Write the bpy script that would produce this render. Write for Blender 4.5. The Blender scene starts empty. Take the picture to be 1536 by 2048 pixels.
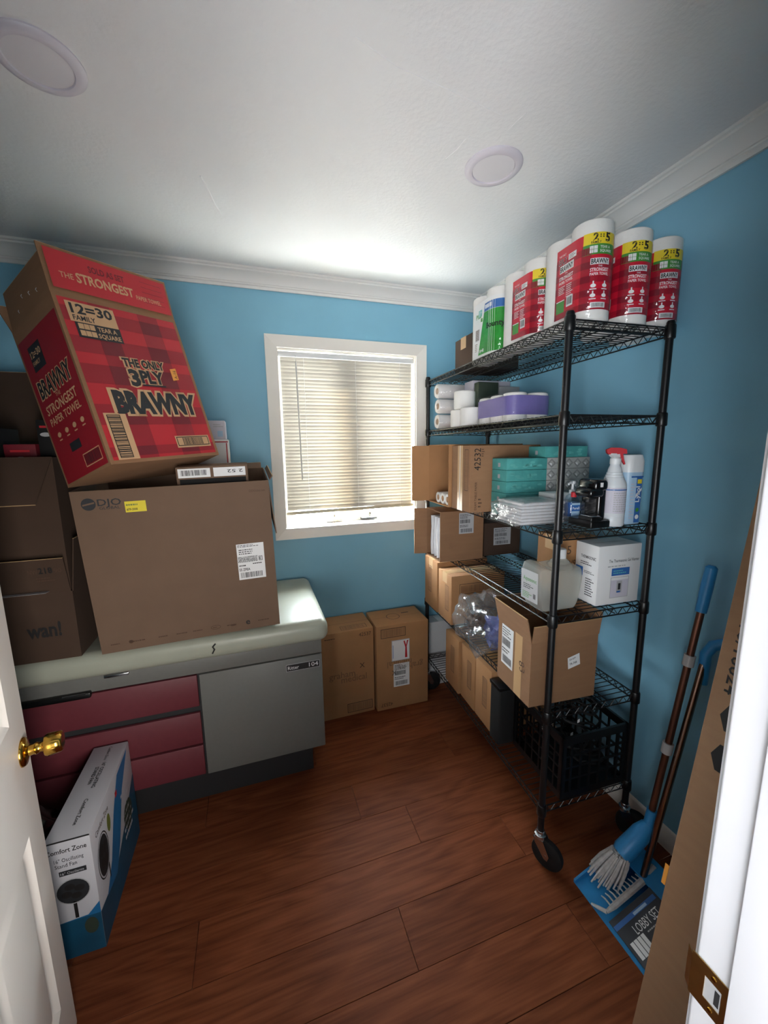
import bpy, bmesh, math, random
from mathutils import Vector, Matrix
from math import sin, cos, pi, radians

scene = bpy.context.scene
COL = scene.collection
random.seed(7)

# ---------------------------------------------------------------- camera
cam_data = bpy.data.cameras.new('camera')
cam = bpy.data.objects.new('camera', cam_data)
COL.objects.link(cam)
cam_data.sensor_fit = 'HORIZONTAL'
cam_data.sensor_width = 36.0
cam_data.lens = 36.0 * 788.53 / 1536.0
cam_data.clip_start = 0.02


def _cam_axes(yaw, pitch, roll):
    f = Vector((sin(yaw) * cos(pitch), cos(yaw) * cos(pitch), -sin(pitch)))
    r = Vector((cos(yaw), -sin(yaw), 0))
    u = r.cross(f)
    return cos(roll) * r + sin(roll) * u, -sin(roll) * r + cos(roll) * u, f


_r, _u, _f = _cam_axes(radians(18.336), radians(9.1758), radians(-0.7991))
cam.matrix_world = Matrix(((_r.x, _u.x, -_f.x, 0.0), (_r.y, _u.y, -_f.y, 0.0), (_r.z, _u.z, -_f.z, 1.6756), (0, 0, 0, 1)))
scene.camera = cam

# ---------------------------------------------------------------- world, lamps, exposure
world = bpy.data.worlds.new('sky')
scene.world = world
world.use_nodes = True
wbg = world.node_tree.nodes['Background']
wbg.inputs[1].default_value = 235.0
# overcast sky above the horizon, darker ground below it
_wn, _wl = world.node_tree.nodes, world.node_tree.links
_tc = _wn.new('ShaderNodeTexCoord')
_sp = _wn.new('ShaderNodeSeparateXYZ')
_mr = _wn.new('ShaderNodeMapRange')
_mr.inputs['From Min'].default_value = -0.04
_mr.inputs['From Max'].default_value = 0.04
_mx = _wn.new('ShaderNodeMix')
_mx.data_type = 'RGBA'
_mx.inputs[6].default_value = (0.27, 0.273, 0.275, 1)
_mx.inputs[7].default_value = (0.86, 0.93, 1.0, 1)
_wl.new(_tc.outputs['Generated'], _sp.inputs[0])
_wl.new(_sp.outputs['Z'], _mr.inputs['Value'])
_wl.new(_mr.outputs['Result'], _mx.inputs[0])
_wl.new(_mx.outputs[2], wbg.inputs[0])


def area_lamp(name, loc, target, sx, sy, power, color, portal=False, spread=180):
    d = bpy.data.lights.new(name, 'AREA')
    d.shape = 'RECTANGLE'
    d.size, d.size_y, d.energy, d.color = sx, sy, power, color
    o = bpy.data.objects.new(name, d)
    COL.objects.link(o)
    o.location = loc
    o.rotation_euler = (Vector(target) - Vector(loc)).to_track_quat('-Z', 'Y').to_euler()
    d.spread = radians(spread)
    if portal:
        d.cycles.is_portal = True
    return o


area_lamp('window_portal', (0.6155, 2.66, 1.727), (0.6155, 0, 1.727), 1.0, 1.2, 1, (1, 1, 1), True)
area_lamp('hall_fill', (0.08, -0.34, 1.15), (-0.55, 0.85, 1.05), 0.25, 0.9, 4.3, (1.0, 0.95, 0.9), spread=75)  # stands in for the hall light falling on the door
area_lamp('hall_fill', (-0.75, -0.75, 1.25), (0.9, 1.1, 1.75), 0.5, 0.9, 7.0, (0.94, 0.97, 1.0), spread=85)  # hall light on the jamb, also added fill for shelving and right wall
area_lamp('hall_fill', (-0.30, -1.35, 1.55), (0.25, 2.48, 2.40), 0.5, 0.6, 1.6, (1.0, 0.97, 0.95), spread=56)  # added narrow fill that brightens the upper back wall, no known source
area_lamp('hall_fill', (0.00, -0.90, 0.30), (0.85, 0.85, 2.655), 0.8, 0.6, 6.6, (0.98, 0.98, 1.0), spread=84)  # unseen uplight, added to lift the ceiling and upper walls
sun_d = bpy.data.lights.new('sun', 'SUN')
sun_d.energy = 640.0
sun_d.angle = radians(0.6)
sun_d.color = (1.0, 0.84, 0.60)
sun = bpy.data.objects.new('sun', sun_d)
COL.objects.link(sun)
sun.location = (-2, 4, 5)
sun.rotation_euler = Vector((0.2, -0.12, -0.22)).to_track_quat('-Z', 'Y').to_euler()

vs = scene.view_settings
scene.display_settings.display_device = 'sRGB'
vs.view_transform = 'Standard'
vs.look = 'None'
vs.exposure = 0.46
vs.gamma = 1.0
vs.use_curve_mapping = False


# ---------------------------------------------------------------- materials
def lin(c):
    c /= 255.0
    return c / 12.92 if c <= 0.04045 else ((c + 0.055) / 1.055) ** 2.4


def rgb(r, g, b):
    return (lin(r), lin(g), lin(b), 1.0)


MATS = {}


def mat(name, col, rough=0.6, metal=0.0, noise=0.0, nscale=30.0, bump=0.0, bscale=200.0, spec=0.5, stretch=(1, 1, 1), vary=0.0, coat=0.0):
    m = bpy.data.materials.new(name)
    m.use_nodes = True
    nt = m.node_tree
    b = nt.nodes['Principled BSDF']
    b.inputs['Roughness'].default_value = rough
    b.inputs['Metallic'].default_value = metal
    b.inputs['Specular IOR Level'].default_value = spec
    b.inputs['Coat Weight'].default_value = coat
    c = rgb(*col)
    b.inputs['Base Color'].default_value = c
    if noise or bump:
        tc = nt.nodes.new('ShaderNodeTexCoord')
        mp = nt.nodes.new('ShaderNodeMapping')
        mp.inputs['Scale'].default_value = stretch
        nt.links.new(tc.outputs['Object'], mp.inputs['Vector'])
    if noise or vary:
        hsv = nt.nodes.new('ShaderNodeHueSaturation')
        hsv.inputs['Color'].default_value = c
        nt.links.new(hsv.outputs['Color'], b.inputs['Base Color'])
        val = None
        if noise:
            n = nt.nodes.new('ShaderNodeTexNoise')
            n.inputs['Scale'].default_value = nscale
            n.inputs['Detail'].default_value = 4
            nt.links.new(mp.outputs['Vector'], n.inputs['Vector'])
            mr = nt.nodes.new('ShaderNodeMapRange')
            mr.inputs['From Min'].default_value = 0.3
            mr.inputs['From Max'].default_value = 0.7
            mr.inputs['To Min'].default_value = 1 - noise
            mr.inputs['To Max'].default_value = 1 + noise
            nt.links.new(n.outputs[0], mr.inputs['Value'])
            val = mr.outputs['Result']
        if vary:
            oi = nt.nodes.new('ShaderNodeObjectInfo')
            mr2 = nt.nodes.new('ShaderNodeMapRange')
            mr2.inputs['To Min'].default_value = 1 - vary
            mr2.inputs['To Max'].default_value = 1 + vary
            nt.links.new(oi.outputs['Random'], mr2.inputs['Value'])
            if val is not None:
                mu = nt.nodes.new('ShaderNodeMath')
                mu.operation = 'MULTIPLY'
                nt.links.new(val, mu.inputs[0])
                nt.links.new(mr2.outputs['Result'], mu.inputs[1])
                val = mu.outputs[0]
            else:
                val = mr2.outputs['Result']
        nt.links.new(val, hsv.inputs['Value'])
    if bump:
        n2 = nt.nodes.new('ShaderNodeTexNoise')
        n2.inputs['Scale'].default_value = bscale
        n2.inputs['Detail'].default_value = 3
        nt.links.new(mp.outputs['Vector'], n2.inputs['Vector'])
        bp = nt.nodes.new('ShaderNodeBump')
        bp.inputs['Strength'].default_value = bump
        bp.inputs['Distance'].default_value = 0.002
        nt.links.new(n2.outputs[0], bp.inputs['Height'])
        nt.links.new(bp.outputs['Normal'], b.inputs['Normal'])
    MATS[name] = m
    return m


def film_mat(name, tint, gloss=0.25, rough=0.12, bump=0.0, bscale=30, diffuse=0.0):
    """thin clear film or pane: straight-through transparency plus a coat of gloss"""
    m = bpy.data.materials.new(name)
    m.use_nodes = True
    nt = m.node_tree
    nt.nodes.clear()
    out = nt.nodes.new('ShaderNodeOutputMaterial')
    tr = nt.nodes.new('ShaderNodeBsdfTransparent')
    tr.inputs[0].default_value = tint
    gl = nt.nodes.new('ShaderNodeBsdfGlossy')
    gl.inputs['Roughness'].default_value = rough
    fr = nt.nodes.new('ShaderNodeLayerWeight')
    pw = nt.nodes.new('ShaderNodeMath')
    pw.operation = 'POWER'
    pw.inputs[1].default_value = 4.0
    ma = nt.nodes.new('ShaderNodeMath')
    ma.operation = 'MULTIPLY_ADD'
    ma.inputs[1].default_value = min(0.85, gloss * 2.5)
    ma.inputs[2].default_value = 0.02 + gloss * 0.25
    nt.links.new(fr.outputs['Facing'], pw.inputs[0])
    nt.links.new(pw.outputs[0], ma.inputs[0])
    mx = nt.nodes.new('ShaderNodeMixShader')
    nt.links.new(ma.outputs[0], mx.inputs[0])
    base = tr.outputs[0]
    if diffuse:
        df = nt.nodes.new('ShaderNodeBsdfDiffuse')
        df.inputs[0].default_value = (0.8, 0.8, 0.78, 1)
        tl = nt.nodes.new('ShaderNodeBsdfTranslucent')
        tl.inputs[0].default_value = (0.8, 0.8, 0.76, 1)
        m1 = nt.nodes.new('ShaderNodeMixShader')
        m1.inputs[0].default_value = 0.5
        nt.links.new(df.outputs[0], m1.inputs[1])
        nt.links.new(tl.outputs[0], m1.inputs[2])
        m2 = nt.nodes.new('ShaderNodeMixShader')
        m2.inputs[0].default_value = diffuse
        nt.links.new(tr.outputs[0], m2.inputs[1])
        nt.links.new(m1.outputs[0], m2.inputs[2])
        base = m2.outputs[0]
    nt.links.new(base, mx.inputs[1])
    nt.links.new(gl.outputs[0], mx.inputs[2])
    nt.links.new(mx.outputs[0], out.inputs[0])
    if bump:
        tc = nt.nodes.new('ShaderNodeTexCoord')
        n2 = nt.nodes.new('ShaderNodeTexNoise')
        n2.inputs['Scale'].default_value = bscale
        nt.links.new(tc.outputs['Object'], n2.inputs['Vector'])
        bp = nt.nodes.new('ShaderNodeBump')
        bp.inputs['Strength'].default_value = bump
        bp.inputs['Distance'].default_value = 0.01
        nt.links.new(n2.outputs[0], bp.inputs['Height'])
        nt.links.new(bp.outputs['Normal'], gl.inputs['Normal'])
    MATS[name] = m
    return m


def slat_mat():
    m = bpy.data.materials.new('blind_vinyl')
    m.use_nodes = True
    nt = m.node_tree
    nt.nodes.clear()
    out = nt.nodes.new('ShaderNodeOutputMaterial')
    df = nt.nodes.new('ShaderNodeBsdfDiffuse')
    df.inputs[0].default_value = (0.50, 0.475, 0.425, 1)
    tl = nt.nodes.new('ShaderNodeBsdfTranslucent')
    tl.inputs[0].default_value = (0.95, 0.80, 0.64, 1)
    mx = nt.nodes.new('ShaderNodeMixShader')
    mx.inputs[0].default_value = 0.0018
    gl = nt.nodes.new('ShaderNodeBsdfGlossy')
    gl.inputs['Roughness'].default_value = 0.35
    m2 = nt.nodes.new('ShaderNodeMixShader')
    m2.inputs[0].default_value = 0.04
    nt.links.new(df.outputs[0], mx.inputs[1])
    nt.links.new(tl.outputs[0], mx.inputs[2])
    nt.links.new(mx.outputs[0], m2.inputs[1])
    nt.links.new(gl.outputs[0], m2.inputs[2])
    nt.links.new(m2.outputs[0], out.inputs[0])
    MATS['blind_vinyl'] = m


def wood_mat():
    m = bpy.data.materials.new('laminate_wood')
    m.use_nodes = True
    nt = m.node_tree
    N, L = nt.nodes, nt.links
    b = N['Principled BSDF']
    b.inputs['Roughness'].default_value = 0.5
    b.inputs['Specular IOR Level'].default_value = 0.12
    tc = N.new('ShaderNodeTexCoord')
    oi = N.new('ShaderNodeObjectInfo')
    ofs = N.new('ShaderNodeVectorMath')
    ofs.operation = 'SCALE'
    cb = N.new('ShaderNodeCombineXYZ')
    for k in range(3):
        L.new(oi.outputs['Random'], cb.inputs[k])
    L.new(cb.outputs[0], ofs.inputs[0])
    ofs.inputs['Scale'].default_value = 37.0
    add = N.new('ShaderNodeVectorMath')
    L.new(tc.outputs['Object'], add.inputs[0])
    L.new(ofs.outputs[0], add.inputs[1])

    def noise(scale, st, detail, dist=0.0):
        mp = N.new('ShaderNodeMapping')
        mp.inputs['Scale'].default_value = st
        L.new(add.outputs[0], mp.inputs['Vector'])
        n = N.new('ShaderNodeTexNoise')
        n.inputs['Scale'].default_value = scale
        n.inputs['Detail'].default_value = detail
        n.inputs['Distortion'].default_value = dist
        L.new(mp.outputs[0], n.inputs['Vector'])
        return n
    # cathedral rings: a stretched noise field cut into contour bands
    big = noise(1.0, (1.1, 6.5, 1), 2.0, 0.4)
    mul = N.new('ShaderNodeMath')
    mul.operation = 'MULTIPLY'
    mul.inputs[1].default_value = 16.0
    L.new(big.outputs[0], mul.inputs[0])
    fr = N.new('ShaderNodeMath')
    fr.operation = 'PINGPONG'
    fr.inputs[1].default_value = 1.0
    L.new(mul.outputs[0], fr.inputs[0])
    fine = noise(1.0, (5, 110, 1), 5.0)
    mixf = N.new('ShaderNodeMath')
    mixf.operation = 'MULTIPLY_ADD'
    mixf.inputs[1].default_value = 0.35
    L.new(fr.outputs[0], mixf.inputs[0])
    L.new(fine.outputs[0], mixf.inputs[2])
    ramp = N.new('ShaderNodeValToRGB')
    ramp.color_ramp.elements[0].position = 0.30
    ramp.color_ramp.elements[0].color = rgb(94, 47, 28)
    ramp.color_ramp.elements[1].position = 0.95
    ramp.color_ramp.elements[1].color = rgb(130, 72, 44)
    e = ramp.color_ramp.elements.new(0.6)
    e.color = rgb(114, 60, 36)
    L.new(mixf.outputs[0], ramp.inputs[0])
    hsv = N.new('ShaderNodeHueSaturation')
    mr = N.new('ShaderNodeMapRange')
    mr.inputs['To Min'].default_value = 0.88
    mr.inputs['To Max'].default_value = 1.1
    L.new(oi.outputs['Random'], mr.inputs['Value'])
    L.new(mr.outputs[0], hsv.inputs['Value'])
    L.new(ramp.outputs[0], hsv.inputs['Color'])
    L.new(hsv.outputs[0], b.inputs['Base Color'])
    bp = N.new('ShaderNodeBump')
    bp.inputs['Strength'].default_value = 0.08
    bp.inputs['Distance'].default_value = 0.001
    L.new(fine.outputs[0], bp.inputs['Height'])
    L.new(bp.outputs[0], b.inputs['Normal'])
    MATS['wood'] = m


wood_mat()
slat_mat()
mat('wall_paint', (130, 186, 211), 0.5, noise=0.03, nscale=3, bump=0.10, bscale=120)
mat('ceiling_paint', (232, 231, 231), 0.40, noise=0.012, nscale=2.5, bump=0.7, bscale=70, spec=0.3)
mat('white_trim', (240, 236, 228), 0.4, noise=0.02, nscale=6)
mat('crown_paint', (236, 234, 230), 0.45)
mat('door_paint', (236, 230, 224), 0.42, noise=0.02, nscale=5)
mat('jamb_paint', (228, 228, 232), 0.42, noise=0.02, nscale=5)
mat('hall_paint', (205, 200, 192), 0.7)
mat('cardboard', (142, 105, 75), 0.85, noise=0.05, nscale=9, bump=0.12, bscale=90, stretch=(1, 1, 6), vary=0.06)
mat('cardboard_warm', (168, 123, 82), 0.85, noise=0.05, nscale=9, bump=0.12, bscale=90, vary=0.05)
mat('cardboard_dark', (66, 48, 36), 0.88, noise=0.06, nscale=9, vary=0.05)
mat('cardboard_grey', (112, 89, 72), 0.86, noise=0.05, nscale=9)
mat('cardboard_edge', (202, 166, 122), 0.85, noise=0.08, nscale=60)
mat('tape', (196, 160, 118), 0.3)
mat('ink', (28, 26, 26), 0.6)
mat('ink_brown', (78, 54, 40), 0.7)
mat('ink_faint', (132, 96, 68), 0.8)
mat('paper_white', (232, 232, 232), 0.6)
mat('paper_grey', (176, 176, 178), 0.6)
mat('sticker_yellow', (226, 206, 40), 0.5)
mat('sticker_orange', (236, 158, 66), 0.5)
mat('red', (186, 32, 44), 0.55)
mat('red_mid', (150, 24, 38), 0.55)
mat('red_dark', (112, 20, 34), 0.55)
mat('tan', (204, 164, 124), 0.75)
mat('charcoal', (38, 40, 44), 0.6)
mat('print_red', (206, 26, 52), 0.35)
mat('print_red_mid', (166, 18, 42), 0.35)
mat('print_red_dark', (128, 14, 36), 0.35)
mat('print_yellow', (240, 214, 44), 0.35)
mat('print_green', (72, 146, 58), 0.35)
mat('print_leaf', (40, 150, 50), 0.35, noise=0.2, nscale=20)
mat('print_blue', (44, 104, 176), 0.35)
mat('print_teal', (110, 196, 190), 0.4)
mat('print_white', (238, 238, 238), 0.4)
mat('print_pink', (232, 150, 160), 0.4)
mat('tissue_paper', (238, 236, 232), 0.85, bump=0.5, bscale=90)
mat('tube_core', (188, 150, 116), 0.85)
mat('purple', (122, 112, 176), 0.4, noise=0.04, nscale=14)
mat('black_metal', (16, 16, 18), 0.38, spec=0.5, noise=0.05, nscale=20)
mat('chrome', (200, 202, 206), 0.26, metal=1.0)
mat('steel_pole', (150, 122, 108), 0.25, metal=1.0)
mat('copper_pole', (122, 84, 70), 0.35, metal=0.85)
mat('brass', (206, 160, 70), 0.14, metal=1.0)
mat('brass_aged', (188, 154, 96), 0.28, metal=1.0, noise=0.1, nscale=40)
mat('black_plastic', (12, 12, 13), 0.35, noise=0.05)
mat('black_gloss', (14, 14, 16), 0.12, spec=0.6)
mat('rubber', (14, 14, 15), 0.7, noise=0.1)
mat('black_matte', (11, 11, 12), 0.8, noise=0.1)
mat('teal_box', (78, 160, 156), 0.55, noise=0.10, nscale=34)
mat('teal_leaf', (96, 176, 170), 0.55)
mat('grey_box', (172, 172, 168), 0.55, noise=0.06, nscale=20)
mat('grey_diamond', (140, 140, 138), 0.55)
mat('lilac_white', (206, 202, 214), 0.6)
mat('blue_plastic', (46, 138, 200), 0.38, noise=0.04)
mat('blue_cloth', (58, 74, 138), 0.85, noise=0.15, nscale=25, bump=0.4, bscale=40)
mat('bristle', (196, 194, 192), 0.7, noise=0.15, nscale=60)
mat('white_plastic', (226, 228, 230), 0.32)
mat('bottle_white', (222, 226, 230), 0.35)
mat('label_dark', (56, 58, 64), 0.5)
mat('label_blue', (54, 106, 176), 0.4)
mat('label_pale', (170, 200, 224), 0.4)
mat('maroon', (104, 44, 52), 0.5, noise=0.05, nscale=40)
mat('cabinet_grey', (112, 112, 108), 0.45, noise=0.03, nscale=60)
mat('cabinet_dark', (40, 40, 42), 0.6)
mat('vinyl', (164, 167, 152), 0.36, noise=0.04, nscale=8, bump=0.08, bscale=140)
mat('styrofoam', (222, 222, 222), 0.75, bump=0.2, bscale=160)
mat('fan_white', (196, 196, 202), 0.5)
mat('fan_blue', (30, 108, 160), 0.5, noise=0.1, nscale=10)
mat('fan_deep', (20, 76, 104), 0.5, noise=0.25, nscale=7)
mat('lamp_rim', (212, 206, 214), 0.45)
mat('lamp_lens', (222, 218, 222), 0.4)
mat('olive', (120, 130, 60), 0.5)
mat('darkgreen', (48, 60, 48), 0.7)
mat('skin_print', (190, 170, 60), 0.5)
mat('rail_vinyl', (190, 180, 158), 0.45)
mat('foam_pad', (228, 228, 228), 0.8, noise=0.04, nscale=40)
film_mat('film', (0.97, 0.97, 0.97, 1), gloss=0.05, rough=0.08, bump=0.6, bscale=26)
film_mat('crinkle', (0.93, 0.93, 0.95, 1), gloss=0.30, rough=0.12, bump=1.0, bscale=30, diffuse=0.10)
film_mat('clear_plastic', (0.9, 0.95, 0.98, 1), gloss=0.2, rough=0.08)
film_mat('pane_glass', (0.96, 0.98, 0.97, 1), gloss=0.08, rough=0.02)
film_mat('jug_plastic', (0.92, 0.92, 0.88, 1), gloss=0.16, rough=0.10, bump=0.35, bscale=14, diffuse=0.34)


# ---------------------------------------------------------------- mesh helpers
class MB:
    """collects verts and faces with materials, links them as ONE mesh object"""

    def __init__(self):
        self.v, self.f, self.m, self.s, self.mats = [], [], [], [], []

    def mi(self, m):
        if m not in self.mats:
            self.mats.append(m)
        return self.mats.index(m)

    def add(self, verts, faces, m, smooth=False):
        o = len(self.v)
        self.v += [tuple(x) for x in verts]
        k = self.mi(m)
        for fc in faces:
            self.f.append(tuple(i + o for i in fc))
            self.m.append(k)
            self.s.append(smooth)

    def par(self, p, a, b, c, m):
        """parallelepiped from corner p with edges a, b, c"""
        p, a, b, c = Vector(p), Vector(a), Vector(b), Vector(c)
        if a.cross(b).dot(c) < 0:
            a, b = b, a
        vs_ = [p, p + a, p + a + b, p + b, p + c, p + a + c, p + a + b + c, p + b + c]
        self.add(vs_, [(0, 3, 2, 1), (4, 5, 6, 7), (0, 1, 5, 4), (1, 2, 6, 5), (2, 3, 7, 6), (3, 0, 4, 7)], m)

    def box(self, x0, y0, z0, x1, y1, z1, m):
        self.par((x0, y0, z0), (x1 - x0, 0, 0), (0, y1 - y0, 0), (0, 0, z1 - z0), m)

    def bevbox(self, x0, y0, z0, x1, y1, z1, m, r=0.004, seg=2):
        bm = bmesh.new()
        bmesh.ops.create_cube(bm, size=1)
        for v in bm.verts:
            v.co = Vector(((x0 + x1) / 2 + v.co.x * (x1 - x0), (y0 + y1) / 2 + v.co.y * (y1 - y0), (z0 + z1) / 2 + v.co.z * (z1 - z0)))
        bmesh.ops.bevel(bm, geom=bm.edges[:], offset=r, segments=seg, profile=0.5, affect='EDGES')
        self.bm(bm, m, seg > 1)

    def bm(self, bm, m, smooth=False):
        bm.verts.index_update()
        self.add([v.co[:] for v in bm.verts], [[v.index for v in f.verts] for f in bm.faces], m, smooth)
        bm.free()

    def tube(self, pts, r, m, n=6, caps=True, smooth=True):
        pts = [Vector(p) for p in pts]
        rs = r if isinstance(r, (list, tuple)) else [r] * len(pts)
        verts, faces = [], []
        prev = None
        for i, p in enumerate(pts):
            t = (pts[min(i + 1, len(pts) - 1)] - pts[max(i - 1, 0)]).normalized()
            if prev is None:
                a = t.cross(Vector((0, 0, 1)) if abs(t.z) < 0.9 else Vector((1, 0, 0))).normalized()
            else:
                a = (prev - t * prev.dot(t)).normalized()
            prev = a
            b = t.cross(a)
            for k in range(n):
                th = 2 * pi * k / n
                verts.append(p + (a * cos(th) + b * sin(th)) * rs[i])
        for i in range(len(pts) - 1):
            for k in range(n):
                faces.append((i * n + k, i * n + (k + 1) % n, (i + 1) * n + (k + 1) % n, (i + 1) * n + k))
        self.add(verts, faces, m, smooth)
        if caps:
            q = (len(pts) - 1) * n
            self.add(verts[:n], [tuple(range(n))[::-1]], m)
            self.add(verts[q:], [tuple(range(n))], m)

    def lathe(self, prof, m, n=24, M=None, smooth=True, closed=False):
        """prof: list of (radius, z); spun round z, then moved by M"""
        M = M or Matrix()
        verts, faces = [], []
        for r, z in prof:
            for k in range(n):
                th = 2 * pi * k / n
                verts.append(M @ Vector((r * cos(th), r * sin(th), z)))
        R = len(prof)
        for i in range(R if closed else R - 1):
            j = (i + 1) % R
            for k in range(n):
                faces.append((i * n + k, i * n + (k + 1) % n, j * n + (k + 1) % n, j * n + k))
        self.add(verts, faces, m, smooth)
        if not closed:
            if prof[0][0] > 1e-5:
                self.add(verts[:n], [tuple(range(n))[::-1]], m)
            if prof[-1][0] > 1e-5:
                self.add(verts[-n:], [tuple(range(n))], m)

    def prism(self, outline, vec, m, smooth=False):
        """closed polygon (3D points) pushed along vec"""
        a = [Vector(p) for p in outline]
        vec = Vector(vec)
        n = len(a)
        verts = a + [p + vec for p in a]
        faces = [tuple(range(n))[::-1], tuple(range(n, 2 * n))]
        faces += [(i, (i + 1) % n, n + (i + 1) % n, n + i) for i in range(n)]
        self.add(verts, faces, m, smooth)

    def mesh(self, name):
        me = bpy.data.meshes.new(name)
        me.from_pydata(self.v, [], self.f)
        for m in self.mats:
            me.materials.append(MATS[m])
        me.polygons.foreach_set('material_index', self.m)
        me.polygons.foreach_set('use_smooth', self.s)
        bm = bmesh.new()
        bm.from_mesh(me)
        if len(bm.verts) < 60000:
            bmesh.ops.remove_doubles(bm, verts=bm.verts, dist=1e-6)
            bmesh.ops.recalc_face_normals(bm, faces=bm.faces)
        bm.to_mesh(me)
        bm.free()
        try:
            me.set_sharp_from_angle(angle=radians(40))
        except Exception:
            pass
        me.update()
        return me

    def build(self, name, parent=None, M=None):
        return link(name, self.mesh(name), parent, M)


def link(name, me, parent=None, M=None):
    o = bpy.data.objects.new(name, me)
    COL.objects.link(o)
    if parent is not None:
        o.parent = parent
    if M is not None:
        if parent is not None:
            o.matrix_local = M
        else:
            o.matrix_world = M
    return o


def tag(o, label, cat, group=None):
    o['label'] = label
    o['category'] = cat
    if group:
        o['group'] = group
    return o


def thing(name, label, cat, M=None, group=None):
    o = bpy.data.objects.new(name, None)
    o.empty_display_size = 0.05
    COL.objects.link(o)
    o.matrix_world = M or Matrix()
    return tag(o, label, cat, group)


def struct(o):
    o['kind'] = 'structure'
    return o


T = Matrix.Translation


def RZ(d):
    return Matrix.Rotation(radians(d), 4, 'Z')


def RX(d):
    return Matrix.Rotation(radians(d), 4, 'X')


def RY(d):
    return Matrix.Rotation(radians(d), 4, 'Y')


def axes(o, x, y, z):
    """matrix from an origin and three axes"""
    o, x, y, z = Vector(o), Vector(x).normalized(), Vector(y).normalized(), Vector(z).normalized()
    return Matrix(((x.x, y.x, z.x, o.x), (x.y, y.y, z.y, o.y), (x.z, y.z, z.z, o.z), (0, 0, 0, 1)))


# ---------------------------------------------------------------- flat print: rectangles, lettering, bar codes on a surface
TEXTS = {}


def text_mesh(s, bold):
    key = (s, bold)
    if key not in TEXTS:
        cu = bpy.data.curves.new('lettering', 'FONT')
        cu.body = s
        cu.size = 1.0
        cu.offset = bold
        cu.resolution_u = 2
        o = bpy.data.objects.new('lettering', cu)
        me = o.to_mesh()
        TEXTS[key] = ([(v.co.x, v.co.y) for v in me.vertices], [tuple(p.vertices) for p in me.polygons])
        o.to_mesh_clear()
        bpy.data.objects.remove(o)
        bpy.data.curves.remove(cu)
    return TEXTS[key]


def frame_map(o, x, y):
    o, x, y = Vector(o), Vector(x).normalized(), Vector(y).normalized()
    n = x.cross(y)
    return lambda u, v, h: o + x * u + y * v + n * h


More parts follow.
